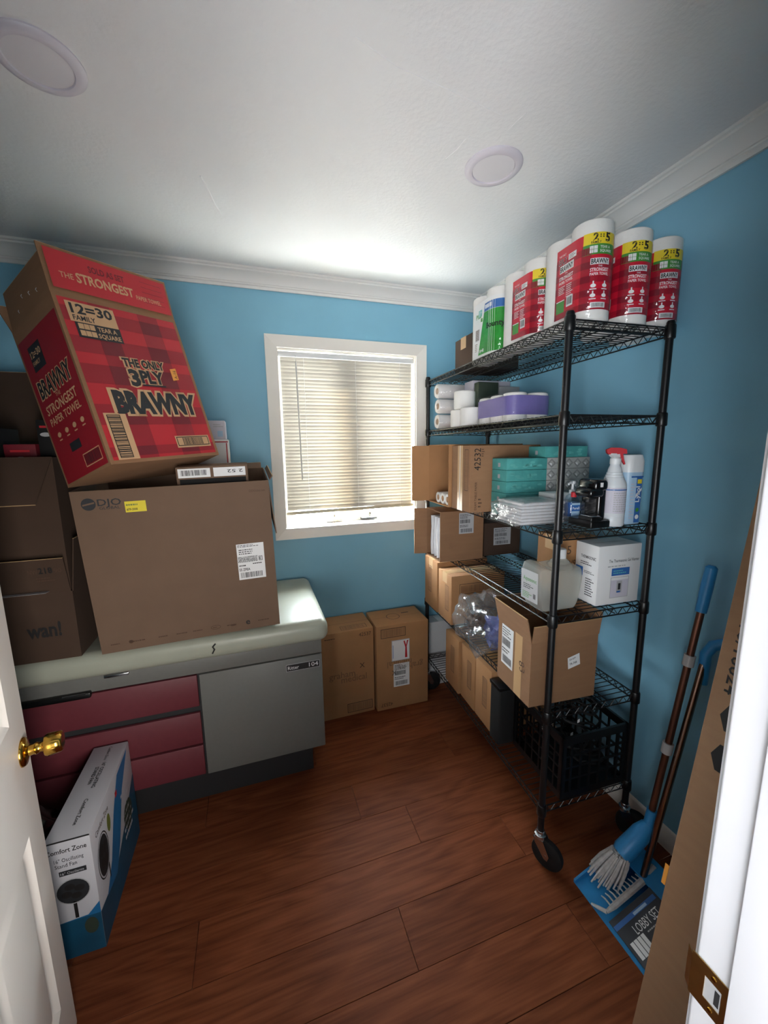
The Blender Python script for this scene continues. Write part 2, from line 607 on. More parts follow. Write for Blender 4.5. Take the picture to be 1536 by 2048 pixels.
class Print:
    """flat print on a surface given by a mapping (u, v, height) -> point"""

    def __init__(self, mp, step=0.00035, base=0.0004):
        self.mp, self.step, self.base, self.mb = mp, step, base, MB()

    def h(self, layer):
        return self.base + self.step * layer

    def rect(self, u, v, w, h, m, layer=0, nu=1, nv=1):
        H = self.h(layer)
        verts = [self.mp(u + w * i / nu, v + h * j / nv, H) for j in range(nv + 1) for i in range(nu + 1)]
        faces = [(j * (nu + 1) + i, j * (nu + 1) + i + 1, (j + 1) * (nu + 1) + i + 1, (j + 1) * (nu + 1) + i) for j in range(nv) for i in range(nu)]
        self.mb.add(verts, faces, m)
        return self

    def poly(self, pts, m, layer=0):
        H = self.h(layer)
        self.mb.add([self.mp(u, v, H) for u, v in pts], [tuple(range(len(pts)))], m)
        return self

    def frame(self, u, v, w, h, t, m, layer=1):
        for a in ((u, v, w, t), (u, v + h - t, w, t), (u, v, t, h), (u + w - t, v, t, h)):
            self.rect(*a, m, layer)
        return self

    def ellipse(self, u, v, a, b, m, layer=1, n=20):
        return self.poly([(u + a * cos(2 * pi * k / n), v + b * sin(2 * pi * k / n)) for k in range(n)], m, layer)

    def ring(self, u, v, a, b, t, m, layer=1, n=24):
        H = self.h(layer)
        vs_ = [self.mp(u + (a - q) * cos(2 * pi * k / n), v + (b - q) * sin(2 * pi * k / n), H) for q in (0, t) for k in range(n)]
        self.mb.add(vs_, [(k, (k + 1) % n, n + (k + 1) % n, n + k) for k in range(n)], m)
        return self

    def text(self, s, u, v, size, m, layer=2, align='l', bold=0.0, width=None, rot=0.0, shear=0.0):
        vs_, fs = text_mesh(s, bold)
        if not vs_:
            return self
        x0, x1 = min(a for a, b in vs_), max(a for a, b in vs_)
        k = 1.0 if width is None else width / ((x1 - x0) * size)
        sh = {'l': x0, 'c': (x0 + x1) / 2, 'r': x1}[align]
        c, s_ = cos(radians(rot)), sin(radians(rot))
        H = self.h(layer)
        out = []
        for a, b in vs_:
            a, b = (a - sh) * size * k + shear * b * size, b * size
            out.append(self.mp(u + a * c - b * s_, v + a * s_ + b * c, H))
        self.mb.add(out, fs, m)
        return self

    def bars(self, u, v, w, h, m='ink', layer=2, seed=1, vertical=False):
        rnd = random.Random(seed)
        x = 0.0
        L = h if vertical else w
        while x < L - L * 0.01:
            t = rnd.choice((0.012, 0.02, 0.03)) * L
            t = min(t, L - x)
            if vertical:
                self.rect(u, v + x, w, t, m, layer)
            else:
                self.rect(u + x, v, t, h, m, layer)
            x += t + rnd.choice((0.012, 0.018, 0.026)) * L
        return self

    def lines(self, u, v, w, h, n, m='ink', layer=2, seed=3):
        """rows of text too small to read"""
        rnd = random.Random(seed)
        for i in range(n):
            y = v + h - (i + 1) * h / n
            x = 0.0
            ww = w * rnd.uniform(0.6, 1.0)
            while x < ww:
                t = rnd.uniform(0.05, 0.16) * w
                t = min(t, ww - x)
                self.rect(u + x, y + 0.25 * h / n, t, 0.42 * h / n, m, layer)
                x += t + 0.03 * w
        return self

    def label(self, u, v, w, h, seed=1, bg='paper_white', layer=1):
        """white shipping label with rows of print and a bar code"""
        self.rect(u, v, w, h, bg, layer)
        self.lines(u + w * .06, v + h * .72, w * .8, h * .24, 4, seed=seed, layer=layer + 1)
        self.bars(u + w * .06, v + h * .5, w * .7, h * .18, seed=seed, layer=layer + 1)
        self.lines(u + w * .06, v + h * .3, w * .8, h * .14, 2, seed=seed + 5, layer=layer + 1)
        self.bars(u + w * .12, v + h * .06, w * .76, h * .18, seed=seed + 2, layer=layer + 1)
        return self

    def build(self, name, parent):
        me = bpy.data.meshes.new(name)
        me.from_pydata(self.mb.v, [], self.mb.f)
        for m in self.mb.mats:
            me.materials.append(MATS[m])
        me.polygons.foreach_set('material_index', self.mb.m)
        me.update()
        return link(name, me, parent)


def faces_of(W, D, H):
    return {
        'front': frame_map((0, 0, 0), (1, 0, 0), (0, 0, 1)),
        'left': frame_map((0, D, 0), (0, -1, 0), (0, 0, 1)),
        'right': frame_map((W, 0, 0), (0, 1, 0), (0, 0, 1)),
        'top': frame_map((0, 0, H), (1, 0, 0), (0, 1, 0)),
    }


# ---------------------------------------------------------------- cartons
def carton(name, label, M, W, D, H, m='cardboard', open_side=None, flaps=(), group=None, tape=None, cat='box', t=0.005):
    """closed or open carton; flaps: (hinge start, hinge vector, outward vector)"""
    o = thing(name, label, cat, M, group)
    b = MB()
    if open_side is None:
        b.bevbox(0, 0, 0, W, D, H, m, 0.004, 2)
    else:
        b.box(0, 0, 0, W, D, t, m)
        if open_side != 'top':
            b.box(0, 0, H - t, W, D, H, m)
        b.box(0, 0, t, W, t, H - (0 if open_side == 'top' else t), m)
        b.box(0, D - t, t, W, D, H - (0 if open_side == 'top' else t), m)
        if open_side != 'left':
            b.box(0, t, t, t, D - t, H - (0 if open_side == 'top' else t), m)
        b.box(W - t, t, t, W, D - t, H - (0 if open_side == 'top' else t), m)
    b.build('body', o)
    for p, a, c in flaps:
        p, a, c = Vector(p), Vector(a), Vector(c)
        n = a.cross(c).normalized() * 0.004
        k = MB()
        k.par(p, a, c, n, m)
        # bare corrugated edge along the free side
        k.par(p + c - c.normalized() * 0.0005 - n * 0.02, a, c.normalized() * 0.0012, n * 1.04, 'cardboard_edge')
        k.build('flap', o)
    if tape == 'top':
        k = MB()
        k.box(-0.0006, D / 2 - 0.03, H - 0.06, W + 0.0006, D / 2 + 0.03, H + 0.0006, 'tape')
        k.build('tape', o)
    if tape == 'top_y':
        k = MB()
        k.box(W / 2 - 0.03, -0.0006, H - 0.07, W / 2 + 0.03, D + 0.0006, H + 0.0006, 'tape')
        k.build('tape', o)
    if tape == 'left':
        k = MB()
        k.box(-0.0007, D / 2 - 0.028, -0.0005, 0.06, D / 2 + 0.028, H + 0.0006, 'tape')
        k.build('tape', o)
    return o, faces_of(W, D, H)


#================================================================= SETTING
XR, XL, YB, YF, ZC = 1.555, -1.47, 2.48, 0.295, 2.655      # right, left, back, front wall faces, ceiling
WX0, WX1, WZ0, WZ1 = 0.178, 1.053, 1.190, 2.262             # window opening

# floor: laminate planks laid along x
floor = bpy.data.objects.new('floor', None)
COL.objects.link(floor)
struct(floor)
sub = MB()
sub.box(XL - 0.1, -1.7, -0.06, XR + 0.1, YB + 0.15, -0.012, 'cabinet_dark')
sub.build('subfloor', floor)
PW, PL, GAP = 0.192, 1.26, 0.0012
pk = MB()
pk.bevbox(0, 0, -0.012, PL - GAP, PW - GAP, 0, 'wood', 0.0008, 1)
plank_me = pk.mesh('plank')
row = 0
y = YB - PW
while y > -1.7:
    x = XL - random.uniform(0.0, PL)
    while x < XR:
        x0, x1 = max(x, XL), min(x + PL, XR)
        if x1 - x0 > 0.02:
            if x1 - x0 > PL - 0.001:
                me = plank_me
            else:
                c = MB()
                c.bevbox(0, 0, -0.012, x1 - x0 - GAP, PW - GAP, 0, 'wood', 0.0008, 1)
                me = c.mesh('plank')
            link('plank', me, floor, T((x0, y, 0)))
        x += PL
    y -= PW
    row += 1

# walls
w = MB()
for a in ((XL - .1, WX0, 0, ZC), (WX1, XR + .1, 0, ZC), (WX0, WX1, 0, WZ0), (WX0, WX1, WZ1, ZC)):
    w.box(a[0], YB, a[2], a[1], YB + 0.15, a[3], 'wall_paint')
struct(w.build('wall_back'))
w = MB()
w.box(XR, -1.7, 0, XR + 0.1, YB, ZC, 'wall_paint')
struct(w.build('wall_right'))
w = MB()
w.box(XL - 0.1, -1.7, 0, XL, YB, ZC, 'wall_paint')
struct(w.build('wall_left'))
w = MB()
DX0, DX1, DZ = -0.425, 0.58, 2.16
for a in ((XL, DX0, 0, ZC), (DX1, XR, 0, ZC), (DX0, DX1, DZ, ZC)):
    w.box(a[0], 0.165, a[2], a[1], YF, a[3], 'wall_paint')
struct(w.build('wall_front'))
w = MB()
w.box(XL, -1.7, 0, XR, -1.6, ZC, 'hall_paint')
struct(w.build('wall_hall'))
w = MB()
w.box(XL - 0.1, -1.7, ZC, XR + 0.1, YB + 0.15, ZC + 0.08, 'ceiling_paint')
ceil = struct(w.build('ceiling'))
# hairline scars in the ceiling paint
for pts, r in (([(-0.11, 1.72, ZC - .0004), (-0.09, 1.80, ZC - .0010), (-0.075, 1.88, ZC - .0012), (-0.055, 1.95, ZC - .0004)], 0.0035),
               ([(0.30, 1.08, ZC), (0.42, 1.12, ZC - .0004), (0.58, 1.14, ZC - .0004), (0.78, 1.17, ZC)], 0.0012),
               ([(0.83, 1.21, ZC), (0.835, 1.17, ZC - .0005), (0.84, 1.14, ZC)], 0.0012),
               ([(0.72, 1.28, ZC), (0.715, 1.33, ZC - .0005), (0.70, 1.38, ZC)], 0.0015)):
    c = MB()
    c.tube(pts, r, 'ceiling_paint', 6)
    c.build('paint_scar', ceil)

# crown moulding: cove profile swept along back, right and left walls
CR = [(0.0, -0.092), (0.010, -0.092), (0.010, -0.078), (0.016, -0.074), (0.016, -0.068), (0.021, -0.066), (0.028, -0.050), (0.040, -0.034),
      (0.054, -0.024), (0.060, -0.021), (0.060, -0.013), (0.068, -0.010), (0.068, 0.0), (0.0, 0.0)]


def crown(name, o, along, inward):
    c = MB()
    c.prism([Vector(o) + Vector(inward) * a + Vector((0, 0, b)) for a, b in CR], along, 'crown_paint')
    return struct(c.build(name))


crown('trim_1', (XL, YB, ZC), (XR - XL, 0, 0), (0, -1, 0))
crown('trim_2', (XR, YF, ZC), (0, YB - YF, 0), (-1, 0, 0))
crown('trim_3', (XL, YF, ZC), (0, YB - YF, 0), (1, 0, 0))
# baseboards
BB = [(0, 0), (0.013, 0), (0.013, 0.066), (0.010, 0.072), (0.010, 0.080), (0.004, 0.092), (0, 0.094)]
for nm, o, al, inw in (('baseboard_right', (XR, YF, 0), (0, YB - YF, 0), (-1, 0, 0)), ('baseboard_back', (XL, YB, 0), (XR - XL, 0, 0), (0, -1, 0)),
                       ('baseboard_left', (XL, YF, 0), (0, YB - YF, 0), (1, 0, 0))):
    c = MB()
    c.prism([Vector(o) + Vector(inw) * a + Vector((0, 0, b)) for a, b in BB], al, 'white_trim')
    struct(c.build(nm))

# door frame on the right: jamb board, stop, casing, strike plate
jamb = bpy.data.objects.new('trim_4', None)
COL.objects.link(jamb)
struct(jamb)
c = MB()
c.bevbox(0.56, 0.150, 0, 0.581, 0.2945, DZ, 'jamb_paint', 0.004, 3)
c.build('jamb_board', jamb)
c = MB()
c.bevbox(0.5485, 0.150, 0, 0.5602, 0.2495, DZ, 'jamb_paint', 0.0025, 2)
c.build('door_stop', jamb)
c = MB()
c.bevbox(0.5785, 0.2946, 0, 0.642, 0.3075, DZ + 0.06, 'jamb_paint', 0.004, 3)
c.build('casing', jamb)
c = MB()
# strike plate with a latch hole: four strips round the hole, bent lip towards the room
z0, z1, ya, yb_ = 0.885, 0.957, 0.2515, 0.2985
xs = 0.5594
c.box(xs - .0012, ya, z0, xs, yb_, z0 + 0.018, 'brass_aged')
c.box(xs - .0012, ya, z1 - 0.018, xs, yb_, z1, 'brass_aged')
c.box(xs - .0012, ya, z0 + 0.018, xs, ya + 0.008, z1 - 0.018, 'brass_aged')
c.box(xs - .0012, yb_ - 0.018, z0 + 0.018, xs, yb_, z1 - 0.018, 'brass_aged')
c.par((xs - .0012, yb_, z0 + 0.006), (0.0012, 0, 0), (0.006, 0.009, 0), (0, 0, z1 - z0 - 0.012), 'brass_aged')
c.build('strike_plate', jamb)
c = MB()
c.box(xs - .0003, ya + 0.008, z0 + 0.018, xs + .0002, yb_ - 0.018, z1 - 0.018, 'paper_grey')
c.box(xs - .0006, ya + 0.010, z0 + 0.024, xs - .0002, ya + 0.016, z1 - 0.024, 'cabinet_dark')
c.build('latch_hole', jamb)
for zz in (z0 + 0.009, z1 - 0.009):
    c = MB()
    c.lathe([(0.0035, 0), (0.0030, 0.0012), (0.0, 0.0016)], 'brass', 12, T((xs - .0012, 0.270, zz)) @ RY(-90))
    c.build('screw', jamb)
c = MB()
c.bevbox(DX0, 0.165, 0, DX0 + 0.012, 0.2945, DZ, 'jamb_paint', 0.002, 2)
c.box(DX0 + 0.012, 0.165, DZ - 0.02, 0.56, 0.2945, DZ, 'jamb_paint')
struct(c.build('trim_5'))

# open panelled door at the left
Hn = Vector((-0.405, 0.300, 0))
de = Vector((-0.2163, 0.9763, 0)).normalized()
dn = Vector((de.y, -de.x, 0))
door = bpy.data.objects.new('door_1', None)
COL.objects.link(door)
door.matrix_world = axes(Hn + Vector((0, 0, 0.012)), de, -dn, (0, 0, 1))
struct(door)
DW, DH, DT = 0.883, 2.10, 0.037
px = [(0.105, 0.395), (0.490, 0.780)]
pz = [(0.20, 0.74), (1.035, 1.60), (1.70, 1.98)]
c = MB()
xs_ = [0, px[0][0], px[0][1], px[1][0], px[1][1], DW]
zs_ = [0] + [q for p in pz for q in p] + [DH]
for i in range(5):
    for j in range(7):
        if i % 2 == 1 and j % 2 == 1:
            continue
        c.box(xs_[i], 0, zs_[j], xs_[i + 1], DT, zs_[j + 1], 'door_paint')
c.build('frame', door)
for a, b in px:
    for z0_, z1_ in pz:
        c = MB()

        def loop(d, yy):
            return [(a + d, yy, z0_ + d), (b - d, yy, z0_ + d), (b - d, yy, z1_ - d), (a + d, yy, z1_ - d)]
        rings = [loop(0, 0), loop(0.006, 0.004), (loop(0.018, 0.0125)), loop(0.024, 0.0125), loop(0.050, 0.004), loop(0.054, 0.0035)]
        vv = [p for r in rings for p in r]
        ff = [(4 * i + k, 4 * i + (k + 1) % 4, 4 * i + 4 + (k + 1) % 4, 4 * i + 4 + k) for i in range(5) for k in range(4)] + [(20, 21, 22, 23)]
        c.add(vv, ff, 'door_paint')
        c.add([(a, DT - 0.004, z0_), (b, DT - 0.004, z0_), (b, DT - 0.004, z1_), (a, DT - 0.004, z1_)], [(3, 2, 1, 0)], 'door_paint')
        c.build('panel', door)
KM = T((DW - 0.048, 0, 0.930)) @ RX(90)
c = MB()
c.lathe([(0.0, 0.0), (0.035, 0.0), (0.035, 0.003), (0.032, 0.007), (0.020, 0.0105), (0.0135, 0.013), (0.0125, 0.022), (0.0150, 0.027), (0.0135, 0.030), (0.0115, 0.036),
         (0.0130, 0.040), (0.0245, 0.044), (0.0272, 0.049), (0.0272, 0.054), (0.0262, 0.066), (0.0250, 0.076), (0.0220, 0.0795), (0.0, 0.0805)], 'brass', 32, KM)
c.build('door_knob', door)

# window: casing, reveal, two sashes with glass and latches
win = bpy.data.objects.new('window_1', None)
COL.objects.link(win)
struct(win)
CW = 0.066


def casing_piece(a0, a1, b0, b1):
    """a: outer edge ends, b: inner edge ends; outer edge proud of the wall, sloping to the opening"""
    k = MB()
    o_ = [(a0[0], YB - 0.004, a0[1]), (a1[0], YB - 0.004, a1[1])]
    o2 = [(a0[0], YB - 0.026, a0[1]), (a1[0], YB - 0.026, a1[1])]
    i2 = [(b0[0], YB - 0.012, b0[1]), (b1[0], YB - 0.012, b1[1])]
    i_ = [(b0[0], YB + 0.004, b0[1]), (b1[0], YB + 0.004, b1[1])]
    k.add(o_ + o2 + i2 + i_, [(0, 1, 3, 2), (2, 3, 5, 4), (4, 5, 7, 6), (6, 7, 1, 0), (0, 2, 4, 6), (1, 7, 5, 3)], 'white_trim')
    k.build('casing', win)


ox0, ox1, oz0, oz1 = WX0 - CW, WX1 + CW, WZ0 - CW, WZ1 + CW
casing_piece((ox0, oz1), (ox1, oz1), (WX0, WZ1), (WX1, WZ1))
casing_piece((ox1, oz0), (ox0, oz0), (WX1, WZ0), (WX0, WZ0))
casing_piece((ox0, oz0), (ox0, oz1), (WX0, WZ0), (WX0, WZ1))
casing_piece((ox1, oz1), (ox1, oz0), (WX1, WZ1), (WX1, WZ0))
k = MB()
k.box(WX0 - .004, YB, WZ0 - .004, WX0 + .006, YB + 0.15, WZ1 + .004, 'white_trim')
k.box(WX1 - .006, YB, WZ0 - .004, WX1 + .004, YB + 0.15, WZ1 + .004, 'white_trim')
k.box(WX0 + .006, YB, WZ1 - .006, WX1 - .006, YB + 0.15, WZ1 + .004, 'white_trim')
k.box(WX0 + .006, YB, WZ0 - .004, WX1 - .006, YB + 0.15, WZ0 + .006, 'white_trim')
k.build('reveal', win)
for x0, x1 in ((WX0 + .006, 0.590), (0.640, WX1 - .006)):
    k = MB()
    fr = 0.062
    za, zb = WZ0 + .006, WZ1 - .006
    for a in ((x0, za, x1, za + 0.026), (x0, zb - fr, x1, zb), (x0, za + 0.026, x0 + fr, zb - fr), (x1 - fr, za + 0.026, x1, zb - fr)):
        k.box(a[0], YB + 0.085, a[1], a[2], YB + 0.125, a[3], 'white_plastic')
    k.build('sash', win)
    k = MB()
    k.box(x0 + fr - .004, YB + 0.102, za + 0.022, x1 - fr + .004, YB + 0.108, zb - fr + .004, 'pane_glass')
    k.build('pane', win)
k = MB()
k.box(0.590, YB + 0.07, WZ0 + .006, 0.640, YB + 0.135, WZ1 - .006, 'white_plastic')
k.build('mullion', win)
k = MB()
k.prism([(WX0 - .08, YB + 0.14, WZ0 - 0.004), (WX0 - .08, YB + 0.40, WZ0 - 0.022), (WX0 - .08, YB + 0.40, WZ0 - 0.06), (WX0 - .08, YB + 0.14, WZ0 - 0.06)], (WX1 - WX0 + .16, 0, 0), 'cabinet_grey')
k.build('shading_sill', win)  # unseen sill, added to keep steep ground light off the ceiling
for lx in (0.49, 0.735):
    k = MB()
    k.bevbox(lx - 0.055, YB + 0.055, WZ0 + 0.0115, lx + 0.055, YB + 0.085, WZ0 + 0.026, 'cabinet_dark', 0.003, 2)
    k.tube([(lx, YB + 0.055, WZ0 + 0.03), (lx, YB + 0.046, WZ0 + 0.05), (lx + 0.004, YB + 0.05, WZ0 + 0.06)], [0.008, 0.011, 0.012], 'cabinet_grey', 10)
    k.build('latch', win)

# mini blind
blind = thing('window_blind', 'cream horizontal mini blind lowered almost to the window sill', 'blind', T((WX0, YB + 0.03, WZ0)))
bw = WX1 - WX0
k = MB()
k.bevbox(0.008, -0.014, 1.028, bw - 0.008, 0.014, 1.058, 'white_plastic', 0.003, 2)
k.build('headrail', blind)
k = MB()
TILT = 76
sv = []
ns = 5
for i in range(ns):
    a = (i / (ns - 1) - 0.5)
    d = a * 0.0252
    bulge = (0.25 - a * a) * 0.007
    yy = -d * cos(radians(TILT)) + bulge * sin(radians(TILT))
    zz = d * sin(radians(TILT)) + bulge * cos(radians(TILT))
    sv += [(0.019, yy, zz), (bw - 0.019, yy, zz)]
k.add(sv, [(2 * i, 2 * i + 1, 2 * i + 3, 2 * i + 2) for i in range(ns - 1)], 'blind_vinyl', True)
slat_me = bpy.data.meshes.new('slat')
slat_me.from_pydata(k.v, [], k.f)
slat_me.materials.append(MATS['blind_vinyl'])
slat_me.polygons.foreach_set('use_smooth', [True] * len(k.f))
NS = 44
zb, zt = 0.118, 1.016
for i in range(NS):
    z = zb + (zt - zb) * i / (NS - 1)
    link('slat', slat_me, blind, T((0, random.uniform(-.0008, .0008), z)) @ RX(random.uniform(-1.5, 1.5)))
k = MB()
k.bevbox(0.010, -0.013, -0.010, bw - 0.010, 0.013, 0.010, 'rail_vinyl', 0.004, 2)
k.build('bottom_rail', blind, T((0, 0, 0.094)) @ Matrix.Translation((bw / 2, 0, 0)) @ RY(-0.7) @ Matrix.Translation((-bw / 2, 0, 0)))
for fx in (0.155, 0.475, 0.77):
    k = MB()
    for yy in (-0.0125, 0.0125):
        k.tube([(fx * bw / 0.875, yy, 0.09), (fx * bw / 0.875, yy, 1.03)], 0.0009, 'white_plastic', 5)
    k.build('ladder_cord', blind)
k = MB()
k.tube([(0.115, -0.026, 0.30), (0.108, -0.024, 1.0)], 0.004, 'paper_grey', 8)
k.tube([(0.108, -0.024, 1.0), (0.107, -0.016, 1.035)], 0.0015, 'chrome', 6)
k.build('wand', blind)

# recessed ceiling lights, switched off
for i, (lx, ly, lb) in enumerate(((-0.445, 1.375, 'round recessed ceiling light in the upper left corner above the door'), (0.878, 1.365, 'round recessed ceiling light nearer the window and shelving'))):
    L_ = thing('ceiling_light', lb, 'ceiling light', T((lx, ly, ZC)) @ RX(180), 'recessed ceiling lights')
    k = MB()
    k.lathe([(0.100, -0.002), (0.100, 0.004), (0.094, 0.010), (0.080, 0.0125), (0.074, 0.0115), (0.072, 0.007), (0.072, -0.002)], 'lamp_rim', 48, None, True, True)
    k.build('rim', L_)
    k = MB()
    k.lathe([(0.0719, 0.0), (0.0719, 0.0075), (0.05, 0.009), (0.0, 0.0095)], 'lamp_lens', 48)
    k.build('lens', L_)

#================================================================= WIRE SHELVING
RA = radians(-2.664)
RK = T((1.0111, 1.1016, 0)) @ Matrix.Rotation(RA, 4, 'Z')
RW, RL = 0.4254, 1.2192
SZ = [2.085, 1.7817, 1.3734, 1.0574, 0.6677, 0.2585]
rack = thing('wire_shelving', 'tall black wire shelving unit on casters with six loaded shelves', 'shelving', RK)
for p in (0, RW):
    for q in (0, RL):
        k = MB()
        k.tube([(p, q, 0.135), (p, q, 2.098)], 0.0127, 'black_metal', 16)
        po = k.build('post', rack)
        k = MB()
        k.lathe([(0.0140, 2.088), (0.0140, 2.100), (0.011, 2.106), (0, 2.107)], 'black_plastic', 16, T((p, q, 0)))
        k.build('post_cap', po)
for z in SZ:
    k = MB()
    rw = 0.0030
    dz = 0.030
    for zz in (z - rw, z - dz):
        k.tube([(0, 0, zz), (RW, 0, zz), (RW, RL, zz), (0, RL, zz), (0, 0.001, zz)], rw, 'black_metal', 6)

    def zig(p0, p1, n, top, bot, r):
        pts = []
        for i in range(2 * n + 1):
            s = i / (2 * n)
            pts.append((p0[0] + (p1[0] - p0[0]) * s, p0[1] + (p1[1] - p0[1]) * s, bot if i % 2 else top))
        k.tube(pts, r, 'black_metal', 5, False, False)
    zig((0, 0.02), (0, RL - 0.02), 27, z - rw, z - dz, 0.0020)
    zig((RW, 0.02), (RW, RL - 0.02), 27, z - rw, z - dz, 0.0020)
    zig((0.02, 0), (RW - 0.02, 0), 9, z - rw, z - dz, 0.0020)
    zig((0.02, RL), (RW - 0.02, RL), 9, z - rw, z - dz, 0.0020)
    sh = k.build('wire_shelf', rack)
    k = MB()
    for i in range(47):
        q = 0.026 + i * (RL - 0.052) / 46
        k.tube([(0, q, z - 0.0005), (RW, q, z - 0.0005)], 0.0019, 'black_metal', 5, False)
    dk = k.build('deck_wires', sh)
    dk['kind'] = 'stuff'
    for p in (0.142, 0.284):
        k = MB()
        for zz in (z - 0.0045, z - 0.024):
            k.tube([(p, 0, zz), (p, RL, zz)], 0.0022, 'black_metal', 5, False)
        zig((p, 0.0), (p, RL), 24, z - 0.0045, z - 0.024, 0.0016)
        k.build('truss', sh)
    for p in (0, RW):
        for q in (0, RL):
            k = MB()
            k.lathe([(0.0165, z - 0.040), (0.0185, z - 0.036), (0.0175, z + 0.004), (0.0155, z + 0.008), (0.0128, z + 0.009)], 'black_plastic', 16, T((p, q, 0)))
            k.build('collar', sh)
# casters
for p, q, ang in ((0, 0, -62), (RW, 0, -40), (0, RL, -10), (RW, RL, 60)):
    k = MB()
    k.lathe([(0.0150, 0.137), (0.0165, 0.150), (0.0150, 0.153), (0.0128, 0.153)], 'chrome', 16)
    k.lathe([(0.020, 0.118), (0.024, 0.124), (0.022, 0.134), (0.015, 0.137)], 'chrome', 20)
    for s in (-1, 1):
        k.prism([(-0.020, s * 0.0185, 0.122), (0.020, s * 0.0185, 0.122), (0.046, s * 0.0185, 0.070), (0.040, s * 0.0185, 0.048), (0.026, s * 0.0185, 0.050), (-0.012, s * 0.0185, 0.100)], (0, s * 0.002, 0), 'chrome')
    k.box(-0.020, -0.0205, 0.119, 0.020, 0.0205, 0.123, 'chrome')
    cs = k.build('caster', rack, T((p, q, 0)) @ RZ(ang))
    k = MB()
    k.lathe([(0.010, -0.014), (0.050, -0.014), (0.0605, -0.010), (0.0625, 0), (0.0605, 0.010), (0.050, 0.014), (0.010, 0.014)], 'rubber', 32, T((0.032, 0, 0.0627)) @ RX(90))
    k.lathe([(0.008, -0.021), (0.008, 0.021)], 'chrome', 10, T((0.032, 0, 0.0627)) @ RX(90))
    k.build('wheel', cs)


def onrack(p, q, z, rz=0.0):
    return RK @ T((p, q, z)) @ RZ(rz)


#----------------------------------------------------------------- paper towel packs on the top shelf
ZT = SZ[0] + 0.0018
PH = 0.308


def stadium(R, L):
    """local: centre line along y from 0 to L; s runs from far left, round the near end, to far right"""
    def f(s, z, h):
        r = R + h
        if s < L:
            return Vector((-r, L - s, z))
        if s < L + pi * R:
            th = pi + (s - L) / R
            return Vector((r * cos(th), r * sin(th), z))
        return Vector((r, s - L - pi * R, z))
    return f


def roll_mesh(R, H, core=0.02, name='paper_roll'):
    k = MB()
    k.lathe([(core, 0.004), (R - 0.006, 0), (R - 0.001, 0.004), (R, 0.012), (R, H - 0.012), (R - 0.001, H - 0.004), (R - 0.006, H), (core, H - 0.004)], 'tissue_paper', 32, None, True, True)
    return k.mesh(name)


RR = 0.064
towel_roll = roll_mesh(RR, PH)


